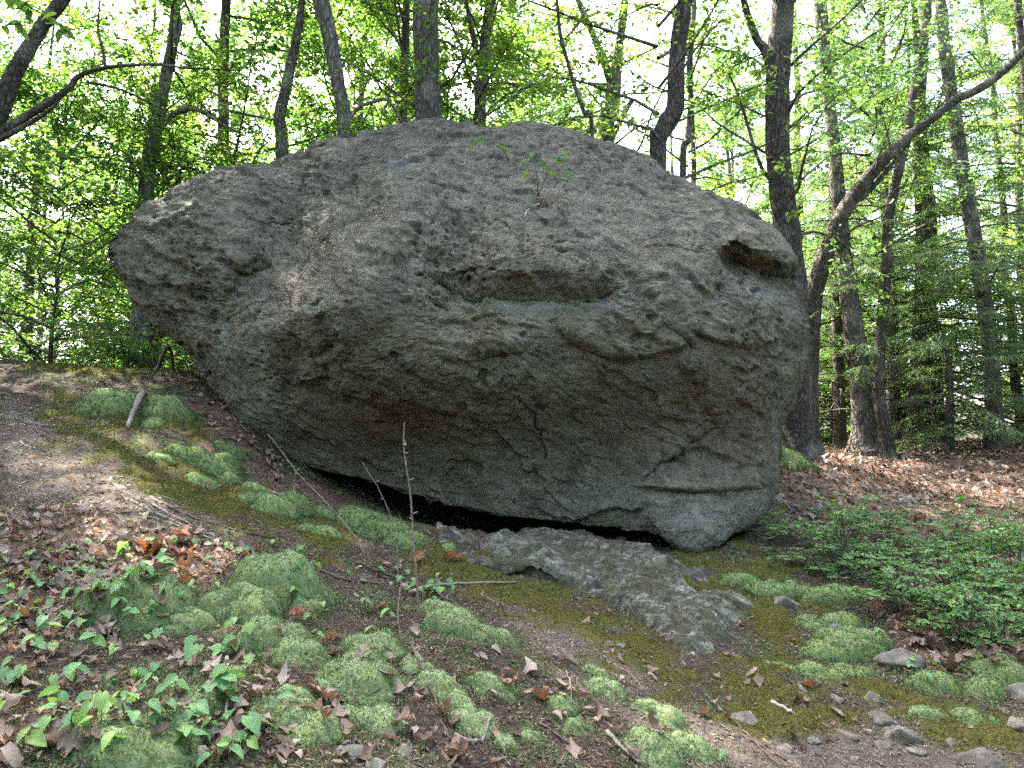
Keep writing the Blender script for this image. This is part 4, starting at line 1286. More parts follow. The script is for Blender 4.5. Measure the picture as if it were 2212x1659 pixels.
M['moss_body'] = moss_body_mat('moss_body', (1, 1, 1))
M['moss_soft'] = moss_body_mat('moss_soft', (.90, .93, .80))
_gA = 'fluffy green moss cushion on the bank among the lily leaves'
_cush = [
    (300, 1300, 92, .85, .42, 0, 'broad flat-topped moss cushion ringed by lily leaves and brown litter', None),
    (395, 1345, 50, .8, .4, 0, None, 'A'), (605, 1270, 92, .8, .55, 0, 'biggest domed moss mound below the reddish dead leaf heap', None),
    (520, 1315, 70, .8, .45, -.05, None, 'A'), (660, 1310, 36, .9, .6, .1, None, 'A'), (575, 1385, 78, .75, .42, -.02, None, 'A'), (645, 1420, 58, .8, .45, 0, None, 'A'),
    (778, 1470, 72, 1.15, .5, .08, 'tall pillow-shaped moss mound with a steep shaggy front', None), (805, 1395, 55, .8, .35, .05, None, 'A'),
    (1000, 1365, 66, .9, .42, .02, 'moss cushion hugging the bank below the fallen lichen-covered branch', None), (1068, 1385, 42, .9, .55, .05, None, 'B'), (955, 1325, 50, .8, .4, 0, None, 'B'),
    (945, 1480, 42, .9, .5, .15, None, 'B'), (985, 1520, 40, .9, .5, .15, None, 'B'), (1025, 1560, 40, 1.0, .5, .3, 'bright yellow-green moss tongue curling over a root', None), (1060, 1480, 46, .8, .4, .1, None, 'B'),
    (900, 1440, 30, .8, .4, .1, None, 'B'), (820, 1555, 46, .75, .4, .2, None, 'B'), (765, 1545, 34, .8, .4, .12, None, 'B'), (665, 1575, 62, .75, .38, .1, None, 'A'), (590, 1530, 52, .7, .35, .05, None, 'A'),
    (290, 1605, 105, .8, .32, 0, 'wide low moss mat in the lily patch at the bank foot', None), (430, 1505, 55, .7, .3, 0, None, 'A'), (520, 1450, 40, .7, .3, .05, None, 'A'), (640, 1500, 40, .7, .3, .1, None, 'A'),
    (1310, 1490, 36, 1.1, .42, .02, None, 'B'), (1285, 1450, 26, .8, .4, -.05, None, 'B'), (1425, 1545, 44, .8, .4, .05, None, 'B'), (1415, 1620, 50, 1.1, .55, .15, 'smooth bright round moss cushion at the bank\'s lower lip', None), (1495, 1610, 40, 1.0, .45, .02, None, 'B'),
    (1210, 1520, 34, .8, .35, -.12, None, 'B'), (1150, 1590, 30, .8, .35, .1, None, 'B'), (1240, 1570, 34, .8, .4, -.15, None, 'B'), (1090, 1600, 22, .8, .5, .3, None, 'B'),
    (240, 878, 58, .7, .38, -.03, 'long moss hummock beside a rotten root on the upper slope', None), (365, 895, 44, .8, .55, 0, 'round smooth moss dome next to the weathered root stub', None), (330, 915, 22, .8, .4, .1, None, 'C'),
    (200, 890, 30, .7, .3, -.05, None, 'C'), (460, 1005, 52, .7, .4, 0, None, 'C'), (400, 980, 34, .7, .35, 0, None, 'C'), (490, 1030, 28, .8, .4, 0, None, 'C'), (345, 990, 30, .6, .3, 0, None, 'C'), (440, 1040, 30, .7, .3, .05, None, 'C'),
    (548, 1055, 24, .8, .4, -.05, None, 'C'), (560, 1080, 40, .6, .35, .02, None, 'C'), (595, 1100, 42, .8, .5, .15, 'pale moss hump catching the light beside the dark cleft', None), (640, 1095, 40, .9, .5, -.1, None, 'C'), (690, 1148, 42, .6, .35, .2, None, 'C'),
    (780, 1128, 52, .8, .4, -.12, None, 'C'), (830, 1150, 52, .8, .4, -.1, None, 'C'), (875, 1168, 42, .8, .35, -.1, None, 'C'), (700, 1110, 30, .7, .4, -.1, None, 'C'), (500, 970, 30, .7, .3, -.06, None, 'C'),
    (970, 1183, 16, .9, .6, .1, None, 'C'),
    (1600, 1255, 40, .7, .3, -.1, None, 'D'), (1660, 1275, 44, .6, .3, -.05, None, 'D'), (1720, 1275, 40, .6, .3, -.1, None, 'D'), (1790, 1285, 50, .6, .3, -.12, None, 'D'), (1820, 1345, 34, .8, .4, .05, None, 'D'), (1755, 1345, 36, .7, .3, 0, None, 'D'),
    (1835, 1395, 58, .8, .42, -.02, 'largest moss hummock between the slope stones and the leafy shrubs', None), (1785, 1405, 44, .8, .4, .03, None, 'D'), (1880, 1390, 40, .8, .42, -.05, None, 'D'), (1770, 1450, 46, .6, .28, 0, None, 'D'), (1840, 1450, 34, .7, .3, 0, None, 'D'), (1690, 1440, 40, .5, .2, 0, None, 'D'),
    (2170, 1462, 54, .8, .45, -.05, 'dark domed moss cushion capping a half-buried stone', None), (2125, 1490, 34, .8, .5, -.05, None, 'D'), (2020, 1478, 46, .7, .35, -.1, None, 'D'), (2100, 1550, 40, .7, .3, -.02, None, 'D'), (1990, 1540, 44, .5, .25, -.05, None, 'D'),
    (1690, 985, 60, .8, .25, .1, 'thin moss patch at the flared foot of the forked oak', None),
]
_gl = {'A': ('fluffy green moss cushion on the bank among the lily leaves', 'moss cushions among the lilies'),
       'B': ('shaggy green moss clump on the bare lower bank', 'moss clumps on the bare bank'),
       'C': ('small dark green moss hummock along the cleft under the boulder', 'moss hummocks along the cleft'),
       'D': ('low spreading moss cushion on the stony slope near the shrubs', 'moss cushions on the stony slope')}
for px, py, rx, asp, hg, tone, lab, g in _cush:
    if lab: cushion(px, py, rx, asp, hg, tone, lab)
    else: cushion(px, py, rx, asp, hg, tone, *_gl[g])


def ztop(x, y):
    """ground height including the cushions"""
    z = G1(x, y)
    for cx, cy_, rx, ry, H in CUSH:
        q = math.hypot((x - cx) / rx, (y - cy_) / ry)
        if q < 1: z = max(z, G1(x, y) - .012 + H * .85 * (1 - q ** 2.4) ** .5)
    return z


# ------------------------------------------------------------------ stones
def stone_mesh(seed, flat=.55):
    r = g_(seed)
    n, m = 30, 18
    th, ph = np.meshgrid(np.linspace(0, 2 * math.pi, n, endpoint=False), np.linspace(.04, math.pi - .04, m))
    P = np.stack([np.sin(ph) * np.cos(th), np.sin(ph) * np.sin(th), np.cos(ph)], -1).reshape(-1, 3)
    rad = np.full(len(P), 9.0)
    for _ in range(11):
        d = unit(r.normal(0, 1, 3) * np.array([1, 1, .9])); off = r.uniform(.5, .9)
        c = P @ d
        rad = np.minimum(rad, np.where(c > .05, off / np.maximum(c, .05), 9))
    rad = np.minimum(rad, 1.1) * (1 + .09 * fbm(P * 2.5 + seed, 4))
    P = P * rad[:, None] * np.array([1, r.uniform(.6, .9), flat])
    i = np.arange(m - 1)[:, None] * n; j = np.arange(n)[None]; k = (j + 1) % n
    F = np.stack([i + j, i + n + j, i + n + k, i + k], -1).reshape(-1, 4)
    return mesh_np('stone', P, [F, np.arange(n)[None], ((m - 1) * n + np.arange(n))[::-1][None]], True)


def stone_mat():
    m, t = new_mat('field_stone'); q = NT(t)
    co = q.n('ShaderNodeNewGeometry').outputs['Position']
    a = q.noise(co, 14, 6, .65); b = q.noise(co, 120, 4, .7)
    c = q.ramp(a, [(.3, (.06, .053, .044)), (.5, (.125, .112, .095)), (.7, (.22, .20, .172))])
    c = q.mix(q.ramp(b, [(.3, .5), (.45, 0)]), c, (.05, .045, .042))
    c = q.mix(q.ramp(q.noise(co, 6, 5, .7), [(.58, 0), (.7, .7)]), c, (.09, .085, .03))
    q.out(q.principled(c, .85, q.bump(q.math('ADD', a, b), .6, .008), .25))
    return m


M['stone'] = stone_mat()
STM = [stone_mesh(100 + i) for i in range(6)]
_stones = [(1941, 1590, 52, 'large flat-topped grey stone on the mossy lower slope'), (1824, 1585, 26, None), (2115, 1640, 44, 'low broad grey stone at the slope\'s bottom edge'), (1912, 1610, 18, None), (1985, 1622, 20, None), (1906, 1555, 30, None),
           (1690, 1303, 48, 'pale bluish slab stone showing through the moss below the shrubs'), (1813, 1362, 30, 'dark stone half swallowed by a ring of moss'), (1944, 1425, 48, 'rounded lichen-grey stone under the leafy shrubs'), (2192, 1500, 42, 'lichened stone under the dark moss dome'), (2198, 1560, 30, None),
           (1598, 1555, 36, 'long flat stone sunk in the path'), (1729, 1494, 24, None), (1803, 1510, 22, None), (1879, 1508, 26, None), (808, 1650, 32, None), (764, 1622, 34, 'pale angular stone poking out at the foot of the bank'), (870, 1625, 24, None), (853, 1406, 13, None), (1209, 1245, 15, 'pale upright chip of rock lying on the bedrock ledge'),
           (437, 1628, 34, 'purplish grey stone among the lily stems'), (622, 1450, 14, None), (1697, 1088, 30, 'sunlit pale stone by the boulder\'s right foot'), (1960, 1085, 26, None), (1340, 1395, 20, None), (1290, 1385, 14, None), (1460, 1555, 14, None), (1760, 1600, 15, None), (1690, 1620, 18, None), (2050, 1605, 16, None), (2160, 1600, 16, None), (1850, 1640, 14, None), (1620, 1635, 12, None)]
for i, (px, py, rx, lab) in enumerate(_stones):
    c = hit(px, py); r = rx * S / FPX * np.linalg.norm(c - CAM)
    o = obj('stone', STM[i % 6], M['stone'], None, (c[0], c[1], c[2] - r * .08))
    o.rotation_euler = (random.uniform(-.15, .15), random.uniform(-.15, .15), random.uniform(0, 6.28) if rx < 40 else random.uniform(-.3, .3))
    o.scale = (r, r, r * (1.5 if px == 1209 else random.uniform(.75, 1.05)))
    tag(o, lab or 'small grey stone bedded in soil and moss on the slope', 'stone', None if lab else 'small bedded stones')


# ------------------------------------------------------------------ dead leaves
def dead_leaf_mesh(seed, kind):
    """lobed oak, beech-like oval or curled leaf about 1 long, with a fold and curl"""
    r = g_(seed)
    n = 13
    t = np.linspace(0, 1, n)
    if kind == 'oak':
        w_ = .30 * np.sin(np.pi * np.clip(t, .0, 1)) ** .55 * (1 + .42 * np.sin(t * 2 * np.pi * 3.2 + r.uniform(0, 1)))
    elif kind == 'maple':
        w_ = .42 * np.sin(np.pi * t) ** .5 * (1 + .5 * np.sin(t * 2 * np.pi * 2.3 + .6))
    else:
        w_ = .27 * np.sin(np.pi * t) ** .8
    w_ = np.maximum(w_ * r.uniform(.85, 1.15, n), .012)
    w_[0] = w_[-1] = .012
    curl = r.uniform(-1.0, 2.0); fold = r.uniform(.2, 1.15); tw = r.uniform(-.5, .5)
    V = []
    for k in range(n):
        x = t[k] - .5
        zc = curl * (x * x) * 1.0 - .05
        for s in (-1, -.5, 0, .5, 1):
            y = s * w_[k] * math.cos(fold * abs(s) * .8)
            z = zc + abs(s) * w_[k] * math.sin(fold) * .9 + s * x * tw * .6 + r.normal(0, .026)
            V.append((x + abs(s) * .06 * r.normal(), y, z))
    V = np.array(V); V[:, 2] -= V[:, 2].min()
    i = np.arange(n - 1)[:, None] * 5; j = np.arange(4)[None]
    F = np.stack([i + j, i + j + 1, i + 6 + j, i + 5 + j], -1).reshape(-1, 4)
    return V, F


DL = []
for i in range(14):
    V, F = dead_leaf_mesh(300 + i, ['oak', 'maple', 'oval', 'oak'][i % 4])
    DL.append((V, F, mesh_np('dead_leaf', V, [F], True, {'v': np.full(len(V), i / 13.0)})))


def dead_leaf(px, py, size, label, group, mat='dead', up=.0, tilt=.35, on=None):
    if on is None:
        c = hit(px, py); z = ztop(c[0], c[1])
    else:
        c, z = on, on[2]
    k = random.randrange(14)
    me = DL[k][2]
    o = obj('dead_leaf', me, M['dead'], None, (c[0], c[1], z + .004 + up))
    nrm = gnormal(np.array([c[0]]), np.array([c[1]]))[0]
    qd = Vector((0, 0, 1)).rotation_difference(Vector(nrm))
    e = Matrix.Rotation(random.uniform(0, 6.28), 3, 'Z')
    tl = Matrix.Rotation(random.gauss(0, tilt), 3, 'X') @ Matrix.Rotation(random.gauss(0, tilt), 3, 'Y')
    o.rotation_euler = (qd.to_matrix() @ tl @ e).to_euler()
    o.scale = (size,) * 3
    if M[mat] != me.materials[0]:
        o.material_slots[0].link = 'OBJECT'; o.material_slots[0].material = M[mat]
    tag(o, label, 'leaf', group)
    return o


def rnd_in(poly):
    xs, ys = [p[0] for p in poly], [p[1] for p in poly]
    while True:
        x, y = random.uniform(min(xs), max(xs)), random.uniform(min(ys), max(ys))
        if inpoly(np.array([x]), np.array([y]), poly)[0]: return x, y


LEFT_LIT = [(0, 1100), (220, 1110), (430, 1150), (560, 1195), (520, 1240), (420, 1260), (380, 1360), (230, 1380), (0, 1420)]
LOW_LIT = [(0, 1420), (480, 1380), (760, 1380), (760, 1659), (0, 1659)]
BANK = [(760, 1200), (1150, 1290), (1600, 1560), (1600, 1659), (760, 1659)]
SHRUBLIT = [(1880, 1270), (2212, 1260), (2212, 1480), (2060, 1470), (1930, 1390)]
CLEFT = [(400, 820), (470, 830), (560, 960), (700, 1060), (640, 1070), (520, 980), (420, 900)]
for n, poly, lab, g, s0, s1 in [(120, LEFT_LIT, 'curled brown dead leaf in the litter drift on the left bank', 'dead leaves in the left drift', .05, .115),
                                (42, LOW_LIT, 'dry brown leaf lying among the lily plants', 'dead leaves among the lilies', .045, .08),
                                (20, BANK, 'single dry leaf on the bare mossy bank', 'dead leaves on the bare bank', .05, .09),
                                (70, SHRUBLIT, 'pale brown dead leaf under the leafy shrubs', 'dead leaves under the shrubs', .08, .13),
                                (22, CLEFT, 'brown dead leaf in the dark cleft beside the boulder', 'dead leaves in the cleft', .07, .11)]:
    for _ in range(n):
        x, y = rnd_in(poly)
        dead_leaf(x, y, random.uniform(s0, s1), lab, g, up=random.uniform(0, .02))
for px, py, sz, lab in [(310, 1195, .16, 'curled reddish leaf on the left of the orange heap'), (350, 1185, .17, 'big upturned orange leaf in the heap above the mound'), (395, 1175, .16, 'tall twisted orange leaf tip in the heap'), (385, 1205, .15, 'pointed orange leaf hanging at the heap\'s front'), (345, 1205, .14, 'folded orange leaf at the bottom of the heap'),
                        (400, 1310, .10, 'rusty oval leaf propped upright between two moss mounds'), (975, 1212, .12, 'orange maple leaf on the soil below the bedrock ledge'), (905, 1215, .11, 'orange leaf beside the bare upright sapling'), (1165, 1520, .10, 'curled tan leaf standing on the bare bank'), (650, 1345, .11, 'pinkish star-shaped leaf on a moss mound'), (1750, 1490, .09, 'upright reddish leaf on the mossy stones')]:
    dead_leaf(px, py, sz, lab, None, 'dead_o', .015, .6)


def bake_leaves(name, pts, sizes, label, mat, cat):
    mb = MB()
    nr = gnormal(pts[:, 0], pts[:, 1])
    for p, s, nn in zip(pts, sizes, nr):
        V, F, _ = DL[random.randrange(14)]
        keep = V.reshape(13, 5, 3)[::3, ::2].reshape(-1, 3)      # 5 x 3 points
        i = np.arange(4)[:, None] * 3; j = np.arange(2)[None]
        F2 = np.stack([i + j, i + j + 1, i + 4 + j, i + 3 + j], -1).reshape(-1, 4)
        a = random.uniform(0, 6.28); ca, sa = math.cos(a), math.sin(a)
        tx, ty = random.gauss(0, .38), random.gauss(0, .38)
        q = keep * s * np.array([1, 1.1, 1])
        x = q[:, 0] * ca - q[:, 1] * sa; y = q[:, 0] * sa + q[:, 1] * ca
        z = q[:, 2] + x * (tx - nn[0] / nn[2]) + y * (ty - nn[1] / nn[2])
        mb.add(np.stack([p[0] + x, p[1] + y, p[2] + z - (x * 0) + .01], -1), F2, random.random())
    o = obj(name, mb.mesh(name), M[mat])
    tag(o, label, cat, None, 'stuff')


# the right-hand clearing and thin litter elsewhere
n = 9500
x = RNG.uniform(2.3, 17, n * 2); y = RNG.uniform(6.6, 16.5, n * 2)
keep = (x > 2.3 + (y - 6.6) * .06) & (x < y * .85 + 1.5)
x, y = x[keep][:n], y[keep][:n]
bake_leaves('leaf_litter', np.stack([x, y, GF(x, y)], -1), RNG.uniform(.05, .105, len(x)), 'sunlit pinkish brown leaf litter covering the clearing by the boulder', 'dead', 'leaves')
pts = []
for poly, cnt in ((LEFT_LIT, 700), (SHRUBLIT, 260), (LOW_LIT, 320), (BANK, 120), (CLEFT, 90), ([(1100, 1300), (1700, 1300), (2200, 1600), (1700, 1640)], 60), ([(0, 960), (300, 1060), (500, 1150), (0, 1090)], 60)):
    for _ in range(cnt): pts.append(hit(*rnd_in(poly)))
pts = np.array(pts); pts[:, 2] += .002
bake_leaves('leaf_fragments', pts, RNG.uniform(.018, .065, len(pts)), 'broken brown leaf fragments between the larger leaves on the bank', 'dead', 'leaves')


# ------------------------------------------------------------------ fine stuff on the soil
def scatter(name, count, cond, L, W, mat, label, cat, upright=False, tone=None, xr=(-5, 5), yr=(1.6, 9.5)):
    # denser near the camera, as the eye can tell pieces apart there
    r = RNG.uniform(math.sqrt(1.9), math.sqrt(9.5), count * 3) ** 2
    a = RNG.uniform(R(-42), R(42), count * 3)
    x, y = r * np.sin(a), r * np.cos(a)
    z = GF(x, y)
    mk = ground_masks(x, y, z)
    keep = RNG.random(len(x)) < cond(*mk, np.stack([x, y, z], -1))
    x, y, z = x[keep][:count], y[keep][:count], z[keep][:count]
    n = len(x)
    P = np.stack([x, y, z + .004], -1)
    nr = gnormal(x, y)
    h = RNG.normal(0, 1, (n, 3)); h = unit(h - nr * (h * nr).sum(-1, keepdims=True))
    k = np.maximum(1, np.hypot(x, y) / 3.5)
    ln = RNG.uniform(L[0], L[1], n) * k; wd = RNG.uniform(W[0], W[1], n) * k
    if upright:
        d = unit(nr + RNG.normal(0, .5, (n, 3)))
        s = unit(np.cross(d, h))
        V = np.stack([P - s * wd[:, None], P + s * wd[:, None], P + d * ln[:, None]], 1)
        F = np.arange(3 * n).reshape(-1, 3)
    else:
        d = unit(h + nr * RNG.normal(0, .22, (n, 1))); s = unit(np.cross(nr, d) + nr * RNG.normal(0, .3, (n, 1)))
        c = P + nr * .004
        V = np.stack([c - d * ln[:, None], c + s * wd[:, None], c + d * ln[:, None], c - s * wd[:, None]], 1)
        F = np.arange(4 * n).reshape(-1, 4)
    mb = MB(); mb.add(V.reshape(-1, 3), F, np.repeat(np.clip(RNG.beta(2, 2.4, n), 0, 1), V.shape[1]))
    o = obj(name, mb.mesh(name, False), M[mat])
    tag(o, label, cat, None, 'stuff')


scatter('moss_mat', 62000, lambda m, l, g, P: m ** 2, (.007, .017), (.0018, .004), 'mat_shoot', 'olive moss carpet in bands across the slope', 'moss', True)
scatter('forest_debris', 46000, lambda m, l, g, P: .6 + .3 * g - .3 * m, (.004, .020), (.0012, .004), 'debris', 'tiny twigs, needles and leaf crumbs on the bare soil', 'debris')
scatter('needle_straw', 15000, lambda m, l, g, P: .7 - .3 * m, (.010, .028), (.0006, .0013), 'debris', 'fallen brown needles and grass straw strewn over the soil', 'debris')
scatter('pale_moss', 70000, lambda m, l, g, P: (1 - g) * (1 - .7 * l) * sstep(-.05, .22, fbm(P * 3.2 + 50, 4)) * sstep(5.5, 3.2, P[:, 1]), (.005, .013), (.003, .0075), 'lichen_shoot', 'pale crumbly moss and lichen speckling the bank', 'moss', True)
scatter('green_moss', 56000, lambda m, l, g, P: (1 - .6 * l) * sstep(.0, .3, fbm(P * 2.6 + 90, 4)) * (1 - .8 * g), (.005, .012), (.003, .006), 'shoot', 'thin short green moss between the cushions', 'moss', True)


# ------------------------------------------------------------------ twigs and sticks
def stick(name, px, width, label, mat='twig', group=None, lift=.006, forks=(), cat='stick'):
    P = []
    for q in px:
        p = hit(q[0], q[1]); p[2] = ztop(p[0], p[1]) + lift + (q[2] if len(q) > 2 else 0); P.append(p)
    P = np.array(P)
    k = S / FPX * np.linalg.norm(P.mean(0) - CAM) / 2
    n = max(6, 6 * len(P))
    Q = spline(P, n) + RNG.normal(0, .002, (n, 3))
    Vv, F = tube(Q, np.linspace(width * k, width * k * .55, n), 7, .2, random.random() * 50)
    o = obj(name, None, None)
    col.objects.unlink(o); bpy.data.objects.remove(o)
    mb = MB(); mb.add(Vv - P[0], F)
    o = obj(name, mb.mesh(name), M[mat], None, tuple(P[0]))
    tag(o, label, cat, group)
    return o


stick('stick', [(490, 1428), (492, 1480), (487, 1552)], 9, 'pale straight dead stick standing out below the moss mounds', 'twig_pale', lift=.015)
stick('root_stub', [(312, 868, .05), (300, 895, .05), (275, 932)], 15, 'weathered grey root stub leaning between two moss domes', 'twig_grey', lift=.03, cat='root')
stick('stick', [(282, 1082), (350, 1118), (430, 1150), (500, 1168)], 7, 'longest dark stick lying along the upper bank', 'twig_grey')
stick('stick', [(330, 1092), (400, 1130), (470, 1158)], 5, 'thin grey stick beside the longest one on the upper bank', 'twig_grey')
stick('stick', [(345, 1085), (420, 1120), (520, 1150), (600, 1165)], 5, 'long thin dark stick crossing the top of the drift towards the cleft', 'twig')
stick('stick', [(300, 1112), (390, 1140), (470, 1172)], 6, 'bark-stripped grey stick beside the orange leaf heap', 'twig_grey')
stick('stick', [(590, 1065), (640, 1085), (690, 1120)], 6, 'pale forked dead branch lying in the mouth of the cleft', 'twig_grey')
stick('stick', [(885, 1292), (935, 1278), (1000, 1272), (1115, 1268)], 9, 'lichen-crusted fallen branch pointing at the bedrock ledge', 'twig_grey', lift=.03)
stick('stick', [(770, 1222), (860, 1258), (940, 1288), (1010, 1332), (1060, 1405)], 6, 'long dark arching twig crossing the sapling\'s foot', 'twig', lift=.02)
stick('stick', [(690, 1232), (750, 1255), (815, 1262)], 7, 'short dark stick behind the biggest moss mound', 'twig')
stick('stick', [(866, 1300, .1), (860, 1345, .05), (866, 1380), (893, 1412)], 5, 'curved dark dead stem beside the tall moss pillow', 'twig')
stick('stick', [(890, 1400), (930, 1500), (965, 1585), (1030, 1655)], 6, 'long root-like twig running down the bare bank', 'twig')
stick('root', [(985, 1590), (1012, 1606), (1042, 1600), (1058, 1578), (1062, 1555)], 9, 'smooth grey hooked root below the yellow moss tongue', 'twig_grey', cat='root')
stick('stick', [(1310, 1590), (1345, 1625), (1385, 1659)], 10, 'thick dead stick slanting off the lower bank', 'twig_grey', lift=.015)
stick('stick', [(1165, 1565), (1240, 1615), (1310, 1659)], 5, 'thin brown twig left of the thick slanting stick', 'twig')
stick('stick', [(1195, 1398), (1228, 1460), (1236, 1530)], 4, 'forked hair-thin twig on the bare soil', 'twig_red')
stick('stick', [(1200, 1400), (1330, 1440), (1410, 1505)], 4, 'fine twig curving across the dusty path', 'twig_red')
stick('stick', [(1560, 1560), (1620, 1600), (1700, 1645)], 6, 'exposed root strand along the path edge', 'twig')
stick('stick', [(1530, 1510), (1600, 1575), (1680, 1655)], 5, 'second exposed root strand beside the path stones', 'twig')
stick('stick', [(15, 1122), (100, 1118), (190, 1106)], 10, 'mossy dark branch at the top of the leaf drift', 'twig')
stick('stick', [(335, 803), (375, 798), (402, 778, .12)], 6, 'forked grey branch on the crest below the boulder\'s overhang', 'twig_grey')
stick('stick', [(60, 1205), (150, 1218), (260, 1210)], 11, 'half-buried rotten branch in the left leaf drift', 'twig_grey')
stick('stick', [(440, 1298), (455, 1310), (470, 1285), (500, 1275)], 7, 'knobbly dark twig between the two big moss mounds', 'twig')
stick('stick', [(0, 1440), (70, 1420), (160, 1408), (250, 1400)], 4, 'thin straight twig over the pale moss', 'twig')
stick('stick', [(1665, 1520), (1700, 1535), (1715, 1545)], 8, 'short bleached chip of wood on the olive moss', 'twig_pale')
stick('stick', [(1960, 1275), (1985, 1215, .1), (2010, 1180, .25)], 5, 'bare dead stem rising in the shrubs', 'twig')
stick('stick', [(1610, 1150), (1660, 1165), (1690, 1150)], 5, 'crossed dead twig under the boulder\'s right foot', 'twig_grey')
for _ in range(90):
    x, y = rnd_in(random.choice([[(0, 830), (250, 860), (420, 1060), (560, 1170), (0, 1130)], [(0, 870), (250, 930), (420, 1080), (560, 1170), (0, 1130)], BANK, [(1180, 1440), (1500, 1520), (2212, 1600), (2212, 1659), (1400, 1659)], CLEFT]))
    a = random.gauss(.35, .5); L = random.uniform(18, 60)
    stick('twig', [(x, y), (x + L * .5 * math.cos(a), y + L * .3 * math.sin(a) + random.uniform(-3, 3)), (x + L * math.cos(a), y + L * .6 * math.sin(a))], random.uniform(1.6, 3.6), 'little dead twig lying on the bare trodden soil', random.choice(['twig', 'twig_grey', 'twig_red', 'twig_pale']), 'little twigs on the soil', .004, cat='twig')


def bare_sapling(px, depth0, depth1, width, label, buds):
    b = hit(*px[0])
    n = len(px)
    P = [np.array([b[0], b[1], ztop(b[0], b[1]) - .03])]
    for i, q in enumerate(px[1:], 1):
        P.append(at(q[0], q[1], b[1] + (depth1) * i / (n - 1)))
    P = np.array(P); k = S / FPX * b[1] / 2
    m = n * 8
    Q = spline(P, m) + RNG.normal(0, .0016, (m, 3))
    mb = MB(); mb.add(*[tube(Q - P[0], np.linspace(width * k * .62, width * k * .3, m), 7, .15)[0], tube(Q, 1, 7)[1]])
    for _ in range(buds):
        i = random.randrange(4, m - 2); d = unit(RNG.normal(0, 1, 3) * np.array([1, .5, .4]) + np.array([0, 0, .7]))
        l = random.uniform(.012, .04)
        mb.add(*tube(np.array([Q[i] - P[0], Q[i] - P[0] + d * l * .6, Q[i] - P[0] + d * l]), [width * k * .55, width * k * .5, width * k * .25], 5))
    o = obj('bare_sapling', mb.mesh('bare_sapling'), M['twig_red'], None, tuple(P[0]))
    tag(o, label, 'sapling')


bare_sapling([(905, 1330), (900, 1250), (892, 1150), (885, 1060), (875, 990), (871, 950), (875, 912)], 0, .1, 8, 'tallest leafless sapling standing upright before the dark cleft', 9)
bare_sapling([(860, 1245), (858, 1190), (845, 1120), (820, 1060), (783, 1000)], 0, .0, 5, 'short leafless sapling bending left before the cleft', 4)
bare_sapling([(795, 1200), (770, 1165), (735, 1120), (690, 1070), (650, 1030), (615, 985), (580, 938)], 0, .25, 6, 'long leafless stem leaning far left across the cleft', 6)
bare_sapling([(912, 1300), (915, 1240), (913, 1200), (935, 1160)], 0, .0, 4, 'small forked bare shoot at the tallest sapling\'s foot', 3)


# ------------------------------------------------------------------ wild lily plants
def lily_leaf(seed):
    r = g_(seed)
    n = 9; t = np.linspace(0, 1, n)
    w_ = .40 * np.sin(np.pi * t ** .62) ** .8 * (1 - .12 * t)
    w_[0] = .16; w_[-1] = .004
    V = []; fold = r.uniform(.15, .6); curl = r.uniform(.2, .9)
    for k in range(n):
        for s in (-1, -.5, 0, .5, 1):
            x = t[k] - (.13 * abs(s) if k == 0 else 0)
            y = s * w_[k] * math.cos(fold)
            z = -curl * .38 * t[k] ** 2 + abs(s) * w_[k] * math.sin(fold) * (1 - .4 * t[k]) + .012 * math.sin(t[k] * 9 + s * 3 + seed)
            V.append((x, y, z))
    i = np.arange(n - 1)[:, None] * 5; j = np.arange(4)[None]
    F = np.stack([i + j, i + 5 + j, i + 6 + j, i + j + 1], -1).reshape(-1, 4)
    V = np.array(V)
    return mesh_np('leaf', V, [F], True, {'v': np.full(len(V), (seed % 10) / 9.0)})


LILY = [lily_leaf(700 + i) for i in range(10)]
_sv, _sf = tube(np.array([[0, 0, -.2], [.02, .01, .35], [.0, .03, .7], [.03, 0, 1.0]]), [.022, .02, .018, .015], 5)
_mb = MB(); _mb.add(_sv, _sf, .3); STEM = _mb.mesh('stem')
M['stem'] = wood_mat('plant_stem', (.07, .11, .035), (.11, .10, .05), 20)


def lily(px, py, scale=1.0, nl=None, label='wild lily-of-the-valley plant with heart-shaped green leaves on the bank', group='wild lily plants on the bank'):
    c = hit(px, py); z = ztop(c[0], c[1])
    h = random.uniform(.03, .075) * scale
    o = empty('wild_lily', (c[0], c[1], z))
    st = obj('stem', STEM, M['stem'], o); st.scale = (h * 1.0,) * 2 + (h,)
    nl = nl or random.choice([1, 1, 2, 2, 3])
    az0 = random.uniform(-2.6, -.5)                     # blades lean towards the open side of the slope
    for i in range(nl):
        me = random.choice(LILY)
        lf = obj('leaf', me, M['lily'], o)
        s = random.uniform(.032, .058) * scale
        az = az0 + i * 2.2 + random.gauss(0, .4)
        tl = random.uniform(-.05, .62)
        lf.rotation_euler = (Matrix.Rotation(az, 3, 'Z') @ Matrix.Rotation(tl, 3, 'Y') @ Matrix.Rotation(random.gauss(0, .35), 3, 'X')).to_euler()
        lf.scale = (s,) * 3
        lf.location = (h * .03, 0, h * (1 - .2 * i))
    tag(o, label, 'plant', group)


